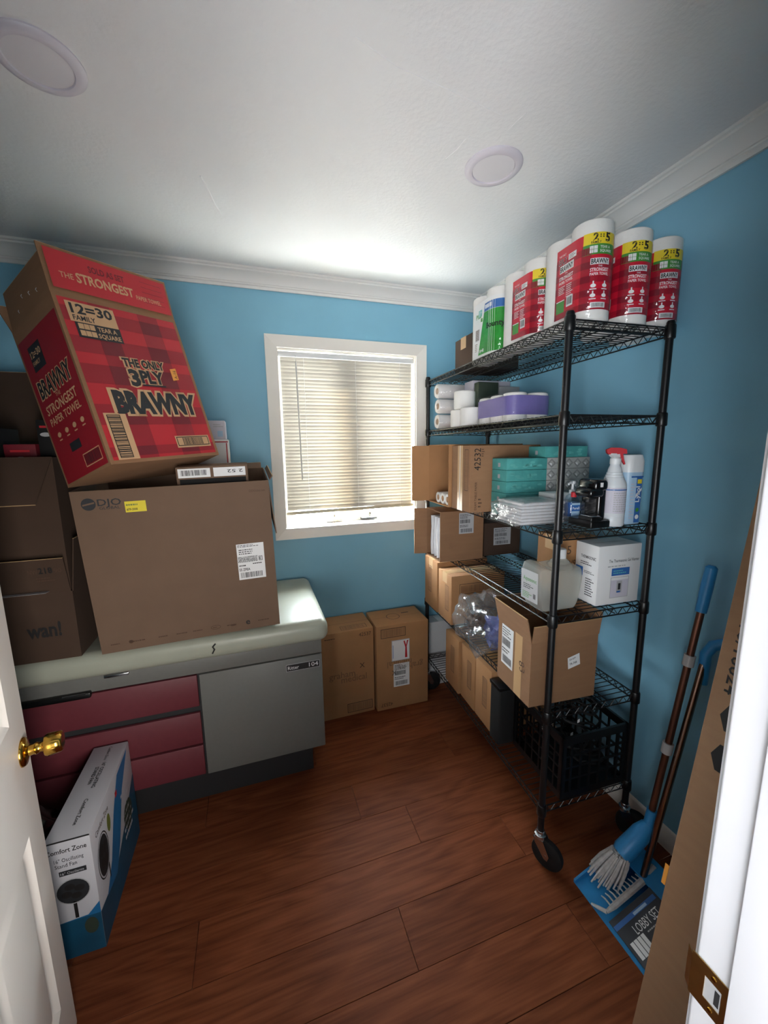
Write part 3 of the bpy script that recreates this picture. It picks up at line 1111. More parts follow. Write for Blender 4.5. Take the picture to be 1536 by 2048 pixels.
def towel_pack(p, q, label, kind='red', rz=0.0, R=RR):
    o = thing('paper_towel_pack', label, 'paper towels', onrack(p, q, ZT, rz), 'paper towel packs on the top shelf')
    L = 2 * R - 0.001
    for yy in (0, L):
        link('paper_roll', towel_roll, o, T((0, yy, 0)))
    mp = stadium(R, L)
    P_ = L + pi * R
    # film round both rolls
    k = MB()
    ss = [L * i / 4 for i in range(4)] + [L + pi * R * i / 14 for i in range(15)] + [P_ + L * i / 4 for i in range(1, 5)]
    ring = [mp(s, 0, 0.0032) for s in ss]
    th = [pi * i / 14 for i in range(1, 14)]
    ring += [Vector(((R + .0032) * cos(t), L + (R + .0032) * sin(t), 0)) for t in th]
    n = len(ring)
    vv, ff = [], []
    for j, (z, sc) in enumerate(((0.002, .93), (0.008, 1), (0.15, 1), (PH - 0.006, 1), (PH + 0.003, .93))):
        for r_ in ring:
            c0 = Vector((0, min(max(r_.y, 0), L), 0))
            vv.append(c0 + (r_ - c0) * sc + Vector((0, 0, z)))
    for j in range(4):
        for i in range(n):
            ff.append((j * n + i, j * n + (i + 1) % n, (j + 1) * n + (i + 1) % n, (j + 1) * n + i))
    k.add(vv, ff, 'film', True)
    k.build('plastic_film', o)
    pr = Print(mp, 0.0002, 0.0008)
    if kind == 'red':
        s0, s1 = 0.038, P_ + L * 0.6
        zA, zB = 0.032, 0.262
        pr.rect(s0, zA, s1 - s0, zB - zA, 'print_red', 0, 40, 1)
        fs = L + 0.028                      # seam between side panel and front panel
        fw = 0.108
        # buffalo checks
        for i in range(5):
            pr.rect(s0, zA + i * 0.042, s1 - s0, 0.021, 'print_red_mid', 1, 40)
        for sx, w_ in ((fs - 0.004, 0.030), (fs + fw - 0.004, 0.034), (s0, 0.010)):
            pr.rect(sx, zA, w_, 0.198, 'print_red_mid', 2, 8)
            for i in range(5):
                pr.rect(sx, zA + i * 0.042, w_, 0.021, 'print_red_dark', 3, 8)
        # front panel
        pr.rect(fs, 0.230, fw, 0.034, 'print_yellow', 3, 14)
        pr.rect(fs, 0.199, fw, 0.031, 'print_green', 3, 14)
        cx = fs + fw / 2
        pr.text('2', cx - 0.018, 0.2405, 0.030, 'ink', 4, 'c', 0.04)
        pr.text('5', cx + 0.020, 0.2370, 0.036, 'ink', 4, 'c', 0.04)
        for dz_ in (0.2485, 0.2545):
            pr.rect(cx - 0.006, dz_, 0.013, 0.0035, 'ink', 4)
        pr.text('FAMILY', cx - 0.016, 0.2315, 0.010, 'ink', 4, 'c', 0.02, 0.030)
        for i in range(2):
            for j in range(2):
                pr.rect(fs + 0.020 + i * 0.012, 0.204 + j * 0.011, 0.0105, 0.010, 'print_white', 4)
        pr.text('TEAR A', fs + 0.050, 0.2165, 0.011, 'print_white', 4, 'l', 0.015, 0.034)
        pr.text('SQUARE', fs + 0.050, 0.2050, 0.011, 'print_white', 4, 'l', 0.015, 0.040)
        pr.rect(cx - 0.030, 0.169, 0.060, 0.019, 'print_white', 4, 8)
        pr.text('BRAWNY', cx, 0.1715, 0.0205, 'ink', 5, 'c', 0.03, 0.056)
        pr.text('THE', cx, 0.1610, 0.007, 'print_white', 4, 'c', 0.01)
        pr.text('STRONGEST', cx, 0.1480, 0.0150, 'print_white', 4, 'c', 0.02, 0.060)
        pr.text('PAPER TOWEL', cx, 0.1360, 0.0120, 'print_white', 4, 'c', 0.015, 0.060)
        for sx, z in ((-0.018, 0.105), (0.018, 0.105), (-0.018, 0.075), (0.018, 0.075)):
            pr.ellipse(cx + sx, z, 0.0085, 0.006, 'print_white', 4, 12)
            pr.rect(cx + sx - 0.002, z + 0.005, 0.004, 0.009, 'print_white', 4)
            pr.rect(cx + sx - 0.010, z - 0.012, 0.020, 0.003, 'print_white', 4, 3)
        pr.rect(cx - 0.024, 0.037, 0.048, 0.017, 'print_white', 4, 8)
        pr.bars(cx - 0.020, 0.0395, 0.040, 0.012, 'ink', 5, 4)
        # side panel
        ls = s0 + 0.012
        pr.text('THE ONLY', ls, 0.236, 0.009, 'print_white', 4, 'l', 0.01, 0.034)
        pr.text('3PLY', ls, 0.212, 0.026, 'print_white', 4, 'l', 0.03, 0.040)
        pr.text('3PLY', ls + .001, 0.2125, 0.025, 'ink', 5, 'l', 0.012, 0.038)
        pr.rect(ls + 0.046, 0.214, 0.036, 0.018, 'print_white', 4, 6)
        pr.lines(ls + 0.050, 0.216, 0.030, 0.014, 3, 'ink', 5)
        pr.rect(ls + 0.006, 0.183, 0.066, 0.024, 'print_white', 4, 8)
        pr.text('BRAWNY', ls + 0.039, 0.1865, 0.024, 'ink', 5, 'c', 0.03, 0.062)
        pr.text('THE', ls + 0.038, 0.175, 0.007, 'print_white', 4, 'c')
        pr.text('STRONGEST', ls + 0.038, 0.159, 0.0165, 'print_white', 4, 'c', 0.02, 0.066)
        pr.text('PAPER TOWEL', ls + 0.038, 0.146, 0.0125, 'print_white', 4, 'c', 0.015, 0.066)
        pr.lines(ls + 0.004, 0.112, 0.034, 0.028, 5, 'print_white', 4, 6)
        pr.lines(ls + 0.042, 0.096, 0.036, 0.044, 7, 'print_white', 4, 8)
        pr.rect(ls - 0.004, 0.052, 0.040, 0.038, 'print_green', 4, 5)
        pr.rect(ls - 0.004, 0.090, 0.040, 0.003, 'print_white', 4, 5)
        pr.rect(ls + 0.046, 0.064, 0.030, 0.034, 'print_white', 4, 5)
        pr.bars(ls + 0.049, 0.070, 0.024, 0.024, 'ink', 5, 9)
    else:
        pr.rect(0.0, 0.02, P_, 0.25, 'print_white', 0, 30)
        g = lambda u: u
        pr.poly([(0.042, 0.03), (0.10, 0.03), (0.10, 0.215), (0.088, 0.215)], 'print_leaf', 1)
        pr.rect(0.10, 0.03, 0.17, 0.185, 'print_leaf', 1, 14)
        pr.poly([(0.088, 0.216), (0.10, 0.216), (0.10, 0.252), (0.094, 0.252)], 'print_blue', 1)
        pr.rect(0.10, 0.216, 0.17, 0.036, 'print_blue', 1, 14)
        for i in range(4):
            pr.rect(0.098 + i * 0.013, 0.228, 0.010, 0.017, 'print_white', 2)
        pr.text('Bounty', 0.112, 0.138, 0.034, 'ink', 3, 'l', 0.03, 0.10)
        pr.text('16=40', 0.052, 0.040, 0.022, 'print_white', 3, 'l', 0.03, 0.04)
        pr.text('Plus', 0.018, 0.200, 0.030, 'print_leaf', 2, 'l', 0.02)
        pr.rect(0.040, 0.205, 0.030, 0.030, 'print_teal', 2, 3)
        pr.lines(0.043, 0.208, 0.026, 0.024, 4, 'print_white', 3)
        pr.rect(0.060, 0.180, 0.016, 0.016, 'print_green', 2, 2)
        pr.rect(0.014, 0.10, 0.036, 0.052, 'paper_grey', 2, 4)
        pr.lines(0.016, 0.104, 0.032, 0.046, 6, 'ink_faint', 3, 2)
        pr.lines(0.012, 0.05, 0.026, 0.040, 5, 'ink_faint', 3, 5)
    pr.build('printed_wrapper', o)
    return o


towel_pack(0.120, 0.058, 'red two-roll paper towel pack at the near left corner of the top shelf')
towel_pack(0.293, 0.068, 'red two-roll paper towel pack between two others at the near end of the top shelf', rz=-3)
towel_pack(0.452, 0.086, 'red two-roll paper towel pack nearest the right wall on the top shelf', rz=-3)
towel_pack(0.118, 0.322, 'red two-roll paper towel pack behind the near left one, its 3PLY side facing the aisle', rz=2)
towel_pack(0.112, 0.598, 'white paper towel pack with green and blue print at the far top shelf end', 'bounty', rz=1)
o, F_ = carton('cardboard_box', 'small brown carton behind the green paper towel pack on the top shelf', onrack(0.075, 0.80, ZT), 0.28, 0.20, 0.175, 'cardboard_dark', tape='top')

#----------------------------------------------------------------- second shelf: rolls
Z2 = SZ[1] + 0.0016
for i, (q, z, lb) in enumerate(((1.085, 0.0, 'lowest'), (1.078, 0.088, 'middle'), (1.090, 0.176, 'topmost'))):
    o = thing('wrapped_paper_roll', 'long plastic-wrapped paper roll with end to the aisle, %s of a pile of three' % lb, 'paper roll', onrack(0.004, q, Z2 + 0.0445 + z) @ RY(90), 'wrapped rolls at the window end of the second shelf')
    k = MB()
    k.lathe([(0.019, 0.002), (0.038, 0), (0.041, 0.004), (0.041, 0.30), (0.038, 0.304), (0.019, 0.302)], 'tissue_paper', 24, None, True, True)
    k.build('paper_roll', o)
    k = MB()
    k.lathe([(0.0185, 0.001), (0.0185, 0.303), (0.0165, 0.303), (0.0165, 0.001)], 'tube_core', 16, None, True, True)
    k.build('core', o)
    k = MB()
    k.lathe([(0.010, -0.006), (0.022, -0.003), (0.036, -0.005), (0.0432, 0.004), (0.0432, 0.30), (0.036, 0.308), (0.010, 0.308)], 'crinkle', 20)
    k.build('plastic_film', o)
tp = roll_mesh(0.056, 0.094, 0.02, 'toilet_roll')
for p, q, z, lb in ((0.060, 0.885, 0, 'white toilet paper roll at bottom left, under the stacked one'), (0.056, 0.765, 0, 'white toilet paper roll standing in front of the purple pack'),
                    (0.062, 0.850, 0.0945, 'white toilet paper roll stacked on top of two others')):
    o = tag(link('toilet_paper_roll', tp, None, onrack(p, q, Z2 + z)), lb, 'toilet paper', 'loose toilet paper rolls on the second shelf')
o = thing('toilet_paper_pack', 'toilet paper multipack with wide purple band on the second shelf', 'toilet paper', onrack(0.045, 0.405, Z2, 0))
tp2 = roll_mesh(0.052, 0.126, 0.02, 'paper_roll')
for i in range(3):
    for j in range(2):
        link('paper_roll', tp2, o, T((0.054 + 0.108 * j, 0.054 + 0.1055 * i - 0.02, 0.0)))
k = MB()
def rr_loop(x0, y0, x1, y1, r, z, n=6):
    out = []
    for cx, cy, a0 in ((x1 - r, y1 - r, 0), (x0 + r, y1 - r, 90), (x0 + r, y0 + r, 180), (x1 - r, y0 + r, 270)):
        for i in range(n + 1):
            a = radians(a0 + 90 * i / n)
            out.append((cx + r * cos(a), cy + r * sin(a), z))
    return out
l0, l1 = rr_loop(0, -0.02, 0.216, 0.30, 0.05, 0.030), rr_loop(0, -0.02, 0.216, 0.30, 0.05, 0.112)
n = len(l0)
k.add(l0 + l1, [(i, (i + 1) % n, n + (i + 1) % n, n + i) for i in range(n)], 'purple', True)
k.build('purple_band', o)
k = MB()
l0, l1 = rr_loop(-.002, -0.022, 0.218, 0.302, 0.05, 0.002), rr_loop(-.002, -0.022, 0.218, 0.302, 0.05, 0.128)
l2 = rr_loop(0.02, 0.0, 0.196, 0.28, 0.05, 0.130)
k.add(l0 + l1 + l2, [(i, (i + 1) % n, n + (i + 1) % n, n + i) for i in range(n)] + [(n + i, n + (i + 1) % n, 2 * n + (i + 1) % n, 2 * n + i) for i in range(n)] + [tuple(range(2 * n, 3 * n))], 'film', True)
k.build('plastic_film', o)
# the pack is stacked: a second layer carries the same band
me_children = [c for c in o.children]
o2 = thing('toilet_paper_pack', 'small toilet paper pack with purple edge behind the stacked loose roll', 'toilet paper', onrack(0.13, 0.76, Z2))
for j in range(2):
    link('paper_roll', tp2, o2, T((0.054 + 0.106 * j, 0.054, 0)))
k = MB()
l0, l1 = rr_loop(0, 0, 0.214, 0.108, 0.05, 0.02), rr_loop(0, 0, 0.214, 0.108, 0.05, 0.09)
k.add(l0 + l1, [(i, (i + 1) % n, n + (i + 1) % n, n + i) for i in range(n)], 'purple', True)
k.build('purple_band', o2)
carton('paper_box', 'white box behind the loose toilet rolls on the second shelf', onrack(0.15, 0.925, Z2), 0.24, 0.10, 0.262, 'lilac_white')
carton('paper_box', 'dark green box behind the toilet rolls on the second shelf', onrack(0.155, 0.870, Z2), 0.125, 0.05, 0.245, 'darkgreen')
carton('paper_box', 'small grey box standing behind the purple toilet paper pack', onrack(0.285, 0.868, Z2), 0.13, 0.05, 0.225, 'paper_grey')

#----------------------------------------------------------------- third shelf
Z3 = SZ[2] + 0.0016
HB = 0.315
o, F_ = carton('cardboard_box', 'open brown carton sticking out at the window end, white paper rolls inside', onrack(-0.108, 0.672, Z3), 0.42, 0.265, HB, 'cardboard_warm', 'left',
               flaps=[((0, 0.261, 0.004), (0, 0, HB - 0.008), (-0.098, 0.012, 0))])
k = MB()
k.par((-0.05, 0.2652, 0.004), (0.018, 0, 0), (0, 0, HB - .008), (0, -0.001, 0), 'tape')
pr = Print(frame_map((-0.098, 0.2725, 0.004), (0.098, -0.0125, 0), (0, 0, 1)), 0.0004, 0.0012)
pr.rect(0.030, 0.0, 0.022, HB - 0.01, 'tape', 0)
for i in range(16):
    pr.rect(0.034, 0.006 + i * 0.0185, 0.013, 0.008, 'paper_white', 1)
pr.rect(0.012, 0.04, 0.012, 0.14, 'ink_faint', 0)
pr.text('Poly', 0.078, 0.12, 0.026, 'ink_brown', 1, 'l', 0, None, 90)
pr.build('flap_print', o)
for i in range(3):
    k = MB()
    R_ = 0.0285
    k.lathe([(0.016, 0.0), (R_, 0.0), (R_, 0.24), (0.016, 0.24)], 'tissue_paper', 24, None, True, True)
    q = 0.672 + 0.036 + i * 0.0590
    rl = thing('paper_roll', 'white hollow paper roll in the open carton, %s of three' % ('nearest', 'middle', 'farthest')[i], 'paper roll', onrack(-0.098, q, Z3 + 0.0055 + R_) @ RY(90), 'white rolls in the open carton')
    k.build('paper', rl)
    k = MB()
    k.lathe([(0.0159, 0.001), (0.0159, 0.239), (0.0145, 0.239), (0.0145, 0.001)], 'tube_core', 16, None, True, True)
    k.build('core', rl)

o, F_ = carton('cardboard_box', 'closed brown carton marked 42532 beside the teal tissue boxes', onrack(-0.096, 0.474, Z3), 0.37, 0.19, 0.308, 'cardboard')
pr = Print(F_['left'])
pr.rect(0.066, -0.0, 0.052, 0.308, 'tape', 0)
pr.rect(0.088, -0.0, 0.006, 0.308, 'paper_white', 1)
pr.frame(0.138, 0.10, 0.036, 0.19, 0.003, 'ink_brown', 1)
pr.bars(0.144, 0.108, 0.024, 0.174, 'ink_faint', 1, 5, True)
pr.build('side_print', o)
pr = Print(F_['front'])
pr.text('42532', 0.052, 0.195, 0.046, 'ink', 1, 'l', 0.0, 0.10, 90)
pr.lines(0.056, 0.255, 0.016, 0.04, 4, 'ink_brown', 1)
pr.text('EXAM TABLE PAPER', 0.036, 0.012, 0.016, 'ink_brown', 1, 'l', 0.0, 0.13, 90)
pr.lines(0.044, 0.02, 0.02, 0.05, 3, 'ink_brown', 1)
pr.build('front_print', o)

# tissue boxes: five teal in one pile, five patterned grey plus one teal in the other
TW, TD, TH = 0.203, 0.118, 0.0500


def tissue(p, q, z, teal, label, grp, w=TW):
    o = thing('tissue_box', label, 'tissue box', onrack(p, q, z, random.uniform(-0.6, 0.6)), grp)
    k = MB()
    k.bevbox(0, 0, 0, w, TD, TH - 0.0008, 'teal_box' if teal else 'grey_box', 0.0025, 2)
    k.build('carton', o)
    pr = Print(frame_map((0, 0, 0), (1, 0, 0), (0, 0, 1)))
    rnd = random.Random(int(z * 1000) + teal)
    if teal:
        for i in range(9):
            u = rnd.uniform(0.02, w - 0.03)
            v = rnd.uniform(0.012, 0.036)
            pr.ellipse(u, v, 0.013, 0.005, 'teal_leaf', 1, 10)
        pr.rect(w * 0.55, 0.014, 0.012, 0.011, 'print_teal', 1)
    else:
        s = w / 5
        for i in range(5):
            cx = s * (i + .5)
            pr.poly([(cx - s * .5, 0.025), (cx, 0.004), (cx + s * .5, 0.025), (cx, 0.046)], 'grey_diamond', 1)
            pr.poly([(cx - s * .28, 0.025), (cx, 0.013), (cx + s * .28, 0.025), (cx, 0.037)], 'grey_box', 2)
            pr.poly([(cx - s * .28, 0.025), (cx, 0.013), (cx, 0.025)], 'paper_white', 3)
    pr.build('side_pattern', o)
    pr = Print(frame_map((0, TD, 0), (0, -1, 0), (0, 0, 1)))
    if teal:
        pr.rect(0.05, 0.012, 0.018, 0.018, 'paper_grey', 1)
    else:
        pr.poly([(0.02, 0.025), (0.06, 0.006), (0.10, 0.025), (0.06, 0.044)], 'grey_diamond', 1)
    pr.build('end_pattern', o)
    k = MB()
    k.add([(w * .5 + w * .28 * cos(2 * pi * i / 20), TD * .5 + 0.022 * sin(2 * pi * i / 20), TH - 0.0003) for i in range(20)], [tuple(range(20))], 'paper_white' if teal else 'grey_diamond')
    k.build('tear_off_panel', o)


orders = ('bottom', 'second from bottom', 'middle', 'second from top', 'top')
for i in range(5):
    tissue(0.010, 0.345, Z3 + i * TH, True, 'teal tissue box, %s of the left pile beside the brown carton' % orders[i], 'tissue boxes in the left pile')
for i in range(5):
    tissue(0.216, 0.350, Z3 + i * TH, False, 'grey diamond-patterned tissue box, %s grey one of the right pile' % orders[i], 'grey tissue boxes in the right pile', 0.232)
tissue(0.205, 0.352, Z3 + 5 * TH, True, 'single teal tissue box lying on top of the grey patterned pile', 'tissue boxes in the left pile', 0.228)

# stack of white pads in clear plastic
o = thing('pad_pack', 'flat pack of folded white pads wrapped in crinkled clear plastic', 'pads', onrack(-0.060, 0.135, Z3 + 0.001))
for i in range(7):
    k = MB()
    k.bevbox(0.004 + 0.003 * (i % 2), 0.003, i * 0.0122, 0.205 - 0.003 * (i % 3), 0.168, i * 0.0122 + 0.0114, 'foam_pad', 0.005, 3)
    k.build('pad', o)
bm = bmesh.new()
bmesh.ops.create_cube(bm, size=1)
bmesh.ops.subdivide_edges(bm, edges=bm.edges[:], cuts=7, use_grid_fill=True)
rnd = random.Random(3)
for v in bm.verts:
    x, y, z = v.co
    j = rnd.uniform(-1, 1)
    left = max(0.0, 0.2 - (x + .5)) / 0.2
    v.co = Vector((0.1 + x * 0.222 + j * 0.003 - left * 0.012, 0.085 + y * 0.182 + rnd.uniform(-1, 1) * 0.003, max(0.0004, 0.043 + z * (0.092 - 0.018 * left) + rnd.uniform(-1, 1) * 0.003 - left * 0.008)))
k = MB()
k.bm(bm, 'crinkle', False)
k.build('plastic_wrap', o)

carton('paper_box', 'small white box behind the hand sanitizer bottles on the third shelf', onrack(0.155, 0.220, Z3), 0.09, 0.10, 0.105, 'paper_white')

# hand sanitizer bottles
o = thing('pump_bottle', 'clear pump bottle with blue label beside the black coffee machine', 'bottle', onrack(0.212, 0.182, Z3 + 0.0008))
k = MB()
k.lathe([(0.0, 0.0), (0.024, 0.0), (0.027, 0.004), (0.027, 0.082), (0.022, 0.098), (0.012, 0.106), (0.011, 0.114), (0.0, 0.114)], 'clear_plastic', 24)
k.build('bottle', o)
k = MB()
k.lathe([(0.0272, 0.016), (0.0276, 0.018), (0.0276, 0.070), (0.0272, 0.072)], 'label_blue', 24)
k.build('label', o)
k = MB()
k.lathe([(0.013, 0.108), (0.013, 0.122), (0.006, 0.124), (0.0045, 0.145), (0.010, 0.147), (0.011, 0.158), (0.0, 0.159)], 'white_plastic', 16)
k.tube([(0, 0, 0.153), (-0.022, -0.010, 0.153), (-0.034, -0.016, 0.147)], [0.006, 0.005, 0.0035], 'white_plastic', 10)
k.build('pump', o)
o = thing('sanitizer_bottle', 'flat clear sanitizer bottle with red cap and blue label left of pump bottle', 'bottle', onrack(0.179, 0.136, Z3 + 0.0008, -4))
k = MB()
l = [rr_loop(-a, -b, a, b, b * .8, z) for a, b, z in ((0.022, 0.014, 0), (0.0235, 0.0155, 0.004), (0.0235, 0.0155, 0.082), (0.019, 0.0125, 0.094), (0.009, 0.007, 0.102))]
n = len(l[0])
k.add(sum(l, []), [(j * n + i, j * n + (i + 1) % n, (j + 1) * n + (i + 1) % n, (j + 1) * n + i) for j in range(4) for i in range(n)] + [tuple(range(n))[::-1]], 'clear_plastic', True)
k.build('bottle', o)
k = MB()
k.lathe([(0.0105, 0.1), (0.0105, 0.118), (0.008, 0.120), (0, 0.1205)], 'red', 16)
k.build('cap', o)
pr = Print(frame_map((-0.0185, -0.0162, 0), (1, 0, 0), (0, 0, 1)))
pr.rect(0.0, 0.012, 0.037, 0.066, 'label_pale', 0)
pr.rect(0.0, 0.046, 0.037, 0.024, 'label_blue', 1)
pr.text('Purell', 0.0185, 0.053, 0.014, 'print_white', 2, 'c', 0.02, 0.030)
pr.lines(0.004, 0.016, 0.028, 0.022, 4, 'label_blue', 1)
pr.build('label', o)

# small black coffee machine
o = thing('coffee_machine', 'small black pod coffee machine on the near end of the third shelf', 'coffee machine', onrack(0.140, -0.002, Z3 + 0.0006, 0) @ Matrix.Scale(0.83, 4, (1, 0, 0)))
k = MB()
k.bevbox(0, 0, 0, 0.104, 0.118, 0.028, 'black_plastic', 0.006, 3)
k.bevbox(0.004, 0.004, 0.024, 0.062, 0.07, 0.042, 'black_plastic', 0.005, 3)
k.build('base', o)
k = MB()
k.bevbox(0.056, 0.020, 0.024, 0.101, 0.112, 0.160, 'black_gloss', 0.014, 4)
k.build('column', o)
k = MB()
k.bevbox(-0.004, 0.008, 0.112, 0.074, 0.092, 0.146, 'black_gloss', 0.014, 4)
k.bevbox(0.024, 0.012, 0.132, 0.101, 0.106, 0.178, 'black_gloss', 0.018, 5)
k.build('brew_head', o)
k = MB()
k.box(0.050, 0.0108, 0.150, 0.064, 0.0130, 0.166, 'paper_white')
k.build('badge', o)
k = MB()
k.bevbox(0.008, 0.008, 0.042, 0.056, 0.062, 0.045, 'chrome', 0.001, 1)
k.build('drip_grate', o)

# white spray bottle with red trigger
o = thing('spray_bottle', 'tall white spray bottle with red trigger head on the third shelf', 'spray bottle', onrack(0.271, 0.040, Z3 + 0.0008))
k = MB()
k.lathe([(0.0, 0.0), (0.040, 0.0), (0.0435, 0.005), (0.0435, 0.034), (0.0425, 0.036), (0.0425, 0.038), (0.0435, 0.040), (0.0435, 0.148), (0.0405, 0.162), (0.033, 0.176), (0.0325, 0.181), (0.030, 0.183),
         (0.0295, 0.190), (0.027, 0.192), (0.0265, 0.199), (0.024, 0.201), (0.0225, 0.212), (0.0165, 0.226), (0.0160, 0.238), (0.0, 0.238)], 'bottle_white', 32)
k.build('bottle', o)
pr = Print(lambda u, v, h: Vector(((0.0435 + h) * cos(u / 0.0435 - pi * .95), (0.0435 + h) * sin(u / 0.0435 - pi * .95), v)), 0.0002, 0.0005)
pr.rect(0.0, 0.05, 0.13, 0.095, 'lilac_white', 0, 16)
pr.lines(0.03, 0.055, 0.07, 0.075, 9, 'paper_grey', 1, 4)
pr.rect(0.0, 0.135, 0.13, 0.004, 'label_blue', 1, 16)
pr.build('label', o)
k = MB()
k.lathe([(0.019, 0.230), (0.019, 0.250), (0.015, 0.254)], 'white_plastic', 20)
k.prism([(-0.010, -0.009, 0.252), (0.022, -0.009, 0.252), (0.024, -0.009, 0.268), (-0.022, -0.009, 0.270), (-0.024, -0.009, 0.262)], (0, 0.018, 0), 'white_plastic')
k.build('neck', o)
k = MB()
k.prism([(-0.034, -0.010, 0.268), (0.026, -0.010, 0.266), (0.032, -0.010, 0.272), (0.034, -0.010, 0.284), (0.020, -0.010, 0.291), (-0.012, -0.010, 0.290), (-0.032, -0.010, 0.284)], (0, 0.020, 0), 'red')
k.prism([(-0.022, -0.006, 0.268), (-0.012, -0.006, 0.268), (-0.018, -0.006, 0.246), (-0.028, -0.006, 0.228), (-0.032, -0.006, 0.230), (-0.026, -0.006, 0.248)], (0, 0.012, 0), 'red')
k.build('trigger', o, RZ(150))

# disinfectant can / wipes
o = thing('spray_can', 'white and blue disinfectant canister at the right end of the third shelf', 'canister', onrack(0.360, 0.050, Z3 + 0.0008))
k = MB()
l = [rr_loop(-a, -b, a, b, 0.024, z) for a, b, z in ((0.040, 0.027, 0), (0.042, 0.029, 0.004), (0.042, 0.029, 0.205))]
n = len(l[0])
k.add(sum(l, []), [(j * n + i, j * n + (i + 1) % n, (j + 1) * n + (i + 1) % n, (j + 1) * n + i) for j in range(2) for i in range(n)] + [tuple(range(n))[::-1], tuple(range(2 * n, 3 * n))], 'label_pale', True)
k.build('can', o)
k = MB()
l = [rr_loop(-a, -b, a, b, 0.024, z) for a, b, z in ((0.0425, 0.0295, 0.198), (0.0425, 0.0295, 0.238), (0.037, 0.025, 0.262), (0.030, 0.018, 0.264))]
k.add(sum(l, []), [(j * n + i, j * n + (i + 1) % n, (j + 1) * n + (i + 1) % n, (j + 1) * n + i) for j in range(3) for i in range(n)] + [tuple(range(n))[::-1], tuple(range(3 * n, 4 * n))], 'white_plastic', True)
k.build('cap', o)
pr = Print(frame_map((-0.042, -0.029, 0), (1, 0, 0), (0, 0, 1)))
pr.rect(0.040, 0.006, 0.026, 0.175, 'label_blue', 0)
pr.rect(0.014, 0.178, 0.056, 0.006, 'label_blue', 0)
pr.text('Lysol', 0.058, 0.085, 0.026, 'print_white', 1, 'l', 0.02, 0.06, 90)
pr.ellipse(0.053, 0.028, 0.009, 0.009, 'print_white', 1, 14)
pr.ellipse(0.053, 0.055, 0.008, 0.008, 'print_green', 1, 14)
pr.poly([(0.040, 0.10), (0.066, 0.13), (0.066, 0.14), (0.040, 0.115)], 'print_white', 1)
pr.rect(0.044, 0.155, 0.020, 0.016, 'print_yellow', 1)
pr.lines(0.014, 0.02, 0.022, 0.14, 12, 'lilac_white', 1)
pr.build('label', o)

#----------------------------------------------------------------- fourth shelf
Z4 = SZ[3] + 0.0016
HB = 0.276
o, F_ = carton('cardboard_box', 'open carton on the fourth shelf holding white plastic packets upright', onrack(-0.110, 0.766, Z4), 0.258, 0.195, HB, 'cardboard', 'left',
               flaps=[((0, 0.192, 0.004), (0, 0, HB - 0.008), (-0.072, 0.016, 0)), ])
pr = Print(F_['front'])
pr.label(0.110, 0.150, 0.088, 0.115, 3, 'paper_grey')
pr.text('&', 0.05, 0.07, 0.05, 'ink_faint', 1)
pr.build('shipping_label', o)
pr = Print(frame_map((-0.072, 0.208, 0.004), (0.072, -0.016, 0), (0, 0, 1)), 0.0004, 0.0012)
pr.rect(0.020, 0.0, 0.026, HB - 0.01, 'tape', 0)
pr.rect(0.020, 0.21, 0.030, 0.035, 'paper_white', 1)
pr.text('GEN', 0.016, 0.105, 0.026, 'ink_faint', 2, 'l', 0, 0.036)
pr.text('ZZ', 0.016, 0.08, 0.022, 'ink_faint', 2, 'l', 0, 0.03)
pr.build('flap_print', o)
rnd = random.Random(8)
for i in range(4):
    pk_ = thing('plastic_packet', 'white plastic packet standing in the open carton, %s from the front' % ('first', 'second', 'third', 'fourth')[i], 'packet', onrack(-0.102, 0.780 + 0.042 * i, Z4 + 0.0055), 'white packets in the open carton')
    bm = bmesh.new()
    bmesh.ops.create_cube(bm, size=1)
    bmesh.ops.subdivide_edges(bm, edges=bm.edges[:], cuts=6, use_grid_fill=True)
    for v in bm.verts:
        x, y, z = v.co
        e = max(abs(x), abs(z)) * 2
        v.co = Vector((0.09 + x * 0.17, 0.018 + y * 0.034 * (1 - 0.75 * e ** 4) + rnd.uniform(-.002, .002) + 0.006 * sin(z * 7 + i), 0.115 + z * 0.228))
    k = MB()
    k.bm(bm, 'white_plastic', True)
    k.build('packet', pk_)
o, F_ = carton('cardboard_box', 'dark closed carton at the back of the fourth shelf with grey label', onrack(0.175, 0.80, Z4), 0.235, 0.3, 0.19, 'cardboard_dark')
pr = Print(F_['front'])
pr.label(0.06, 0.06, 0.11, 0.10, 6, 'paper_grey')
pr.build('shipping_label', o)

# collapsible gel jug
o = thing('gel_jug', 'soft clear jug of gel with white cap and paper label beside the post', 'jug', onrack(-0.028, 0.028, Z4 + 0.0008))
bm = bmesh.new()
bmesh.ops.create_cube(bm, size=1)
bmesh.ops.subdivide_edges(bm, edges=bm.edges[:], cuts=8, use_grid_fill=True)
for v in bm.verts:
    x, y, z = v.co + Vector((.5, .5, .5))
    # soft bag: shoulders drop near side, bottom narrower, bulging sides
    w_ = 0.165 + 0.03 * z
    d_ = 0.118
    top = 0.176 + 0.010 * sin(x * 6) - 0.012 * (1 - y) - 0.020 * max(0, 1 - abs(x - .36) * 4)
    rx = (x - .5)
    ry = (y - .5)
    k_ = 1 - 0.10 * (abs(z - .5) * 2) ** 4
    v.co = Vector((0.085 + rx * w_ * k_ + 0.010 * (z - .5) * (1 if x > .5 else -0.4), 0.062 + ry * d_ * k_, z * top))
k = MB()
k.bm(bm, 'jug_plastic', True)
jb = k.build('body', o)
md = jb.modifiers.new('soft', 'SUBSURF')
md.levels = md.render_levels = 1
k = MB()
k.lathe([(0.052, 0.150), (0.046, 0.166), (0.036, 0.172), (0.034, 0.180), (0.026, 0.186), (0.022, 0.192)], 'jug_plastic', 24, T((0.118, 0.060, 0)))
k.build('neck', o)
k = MB()
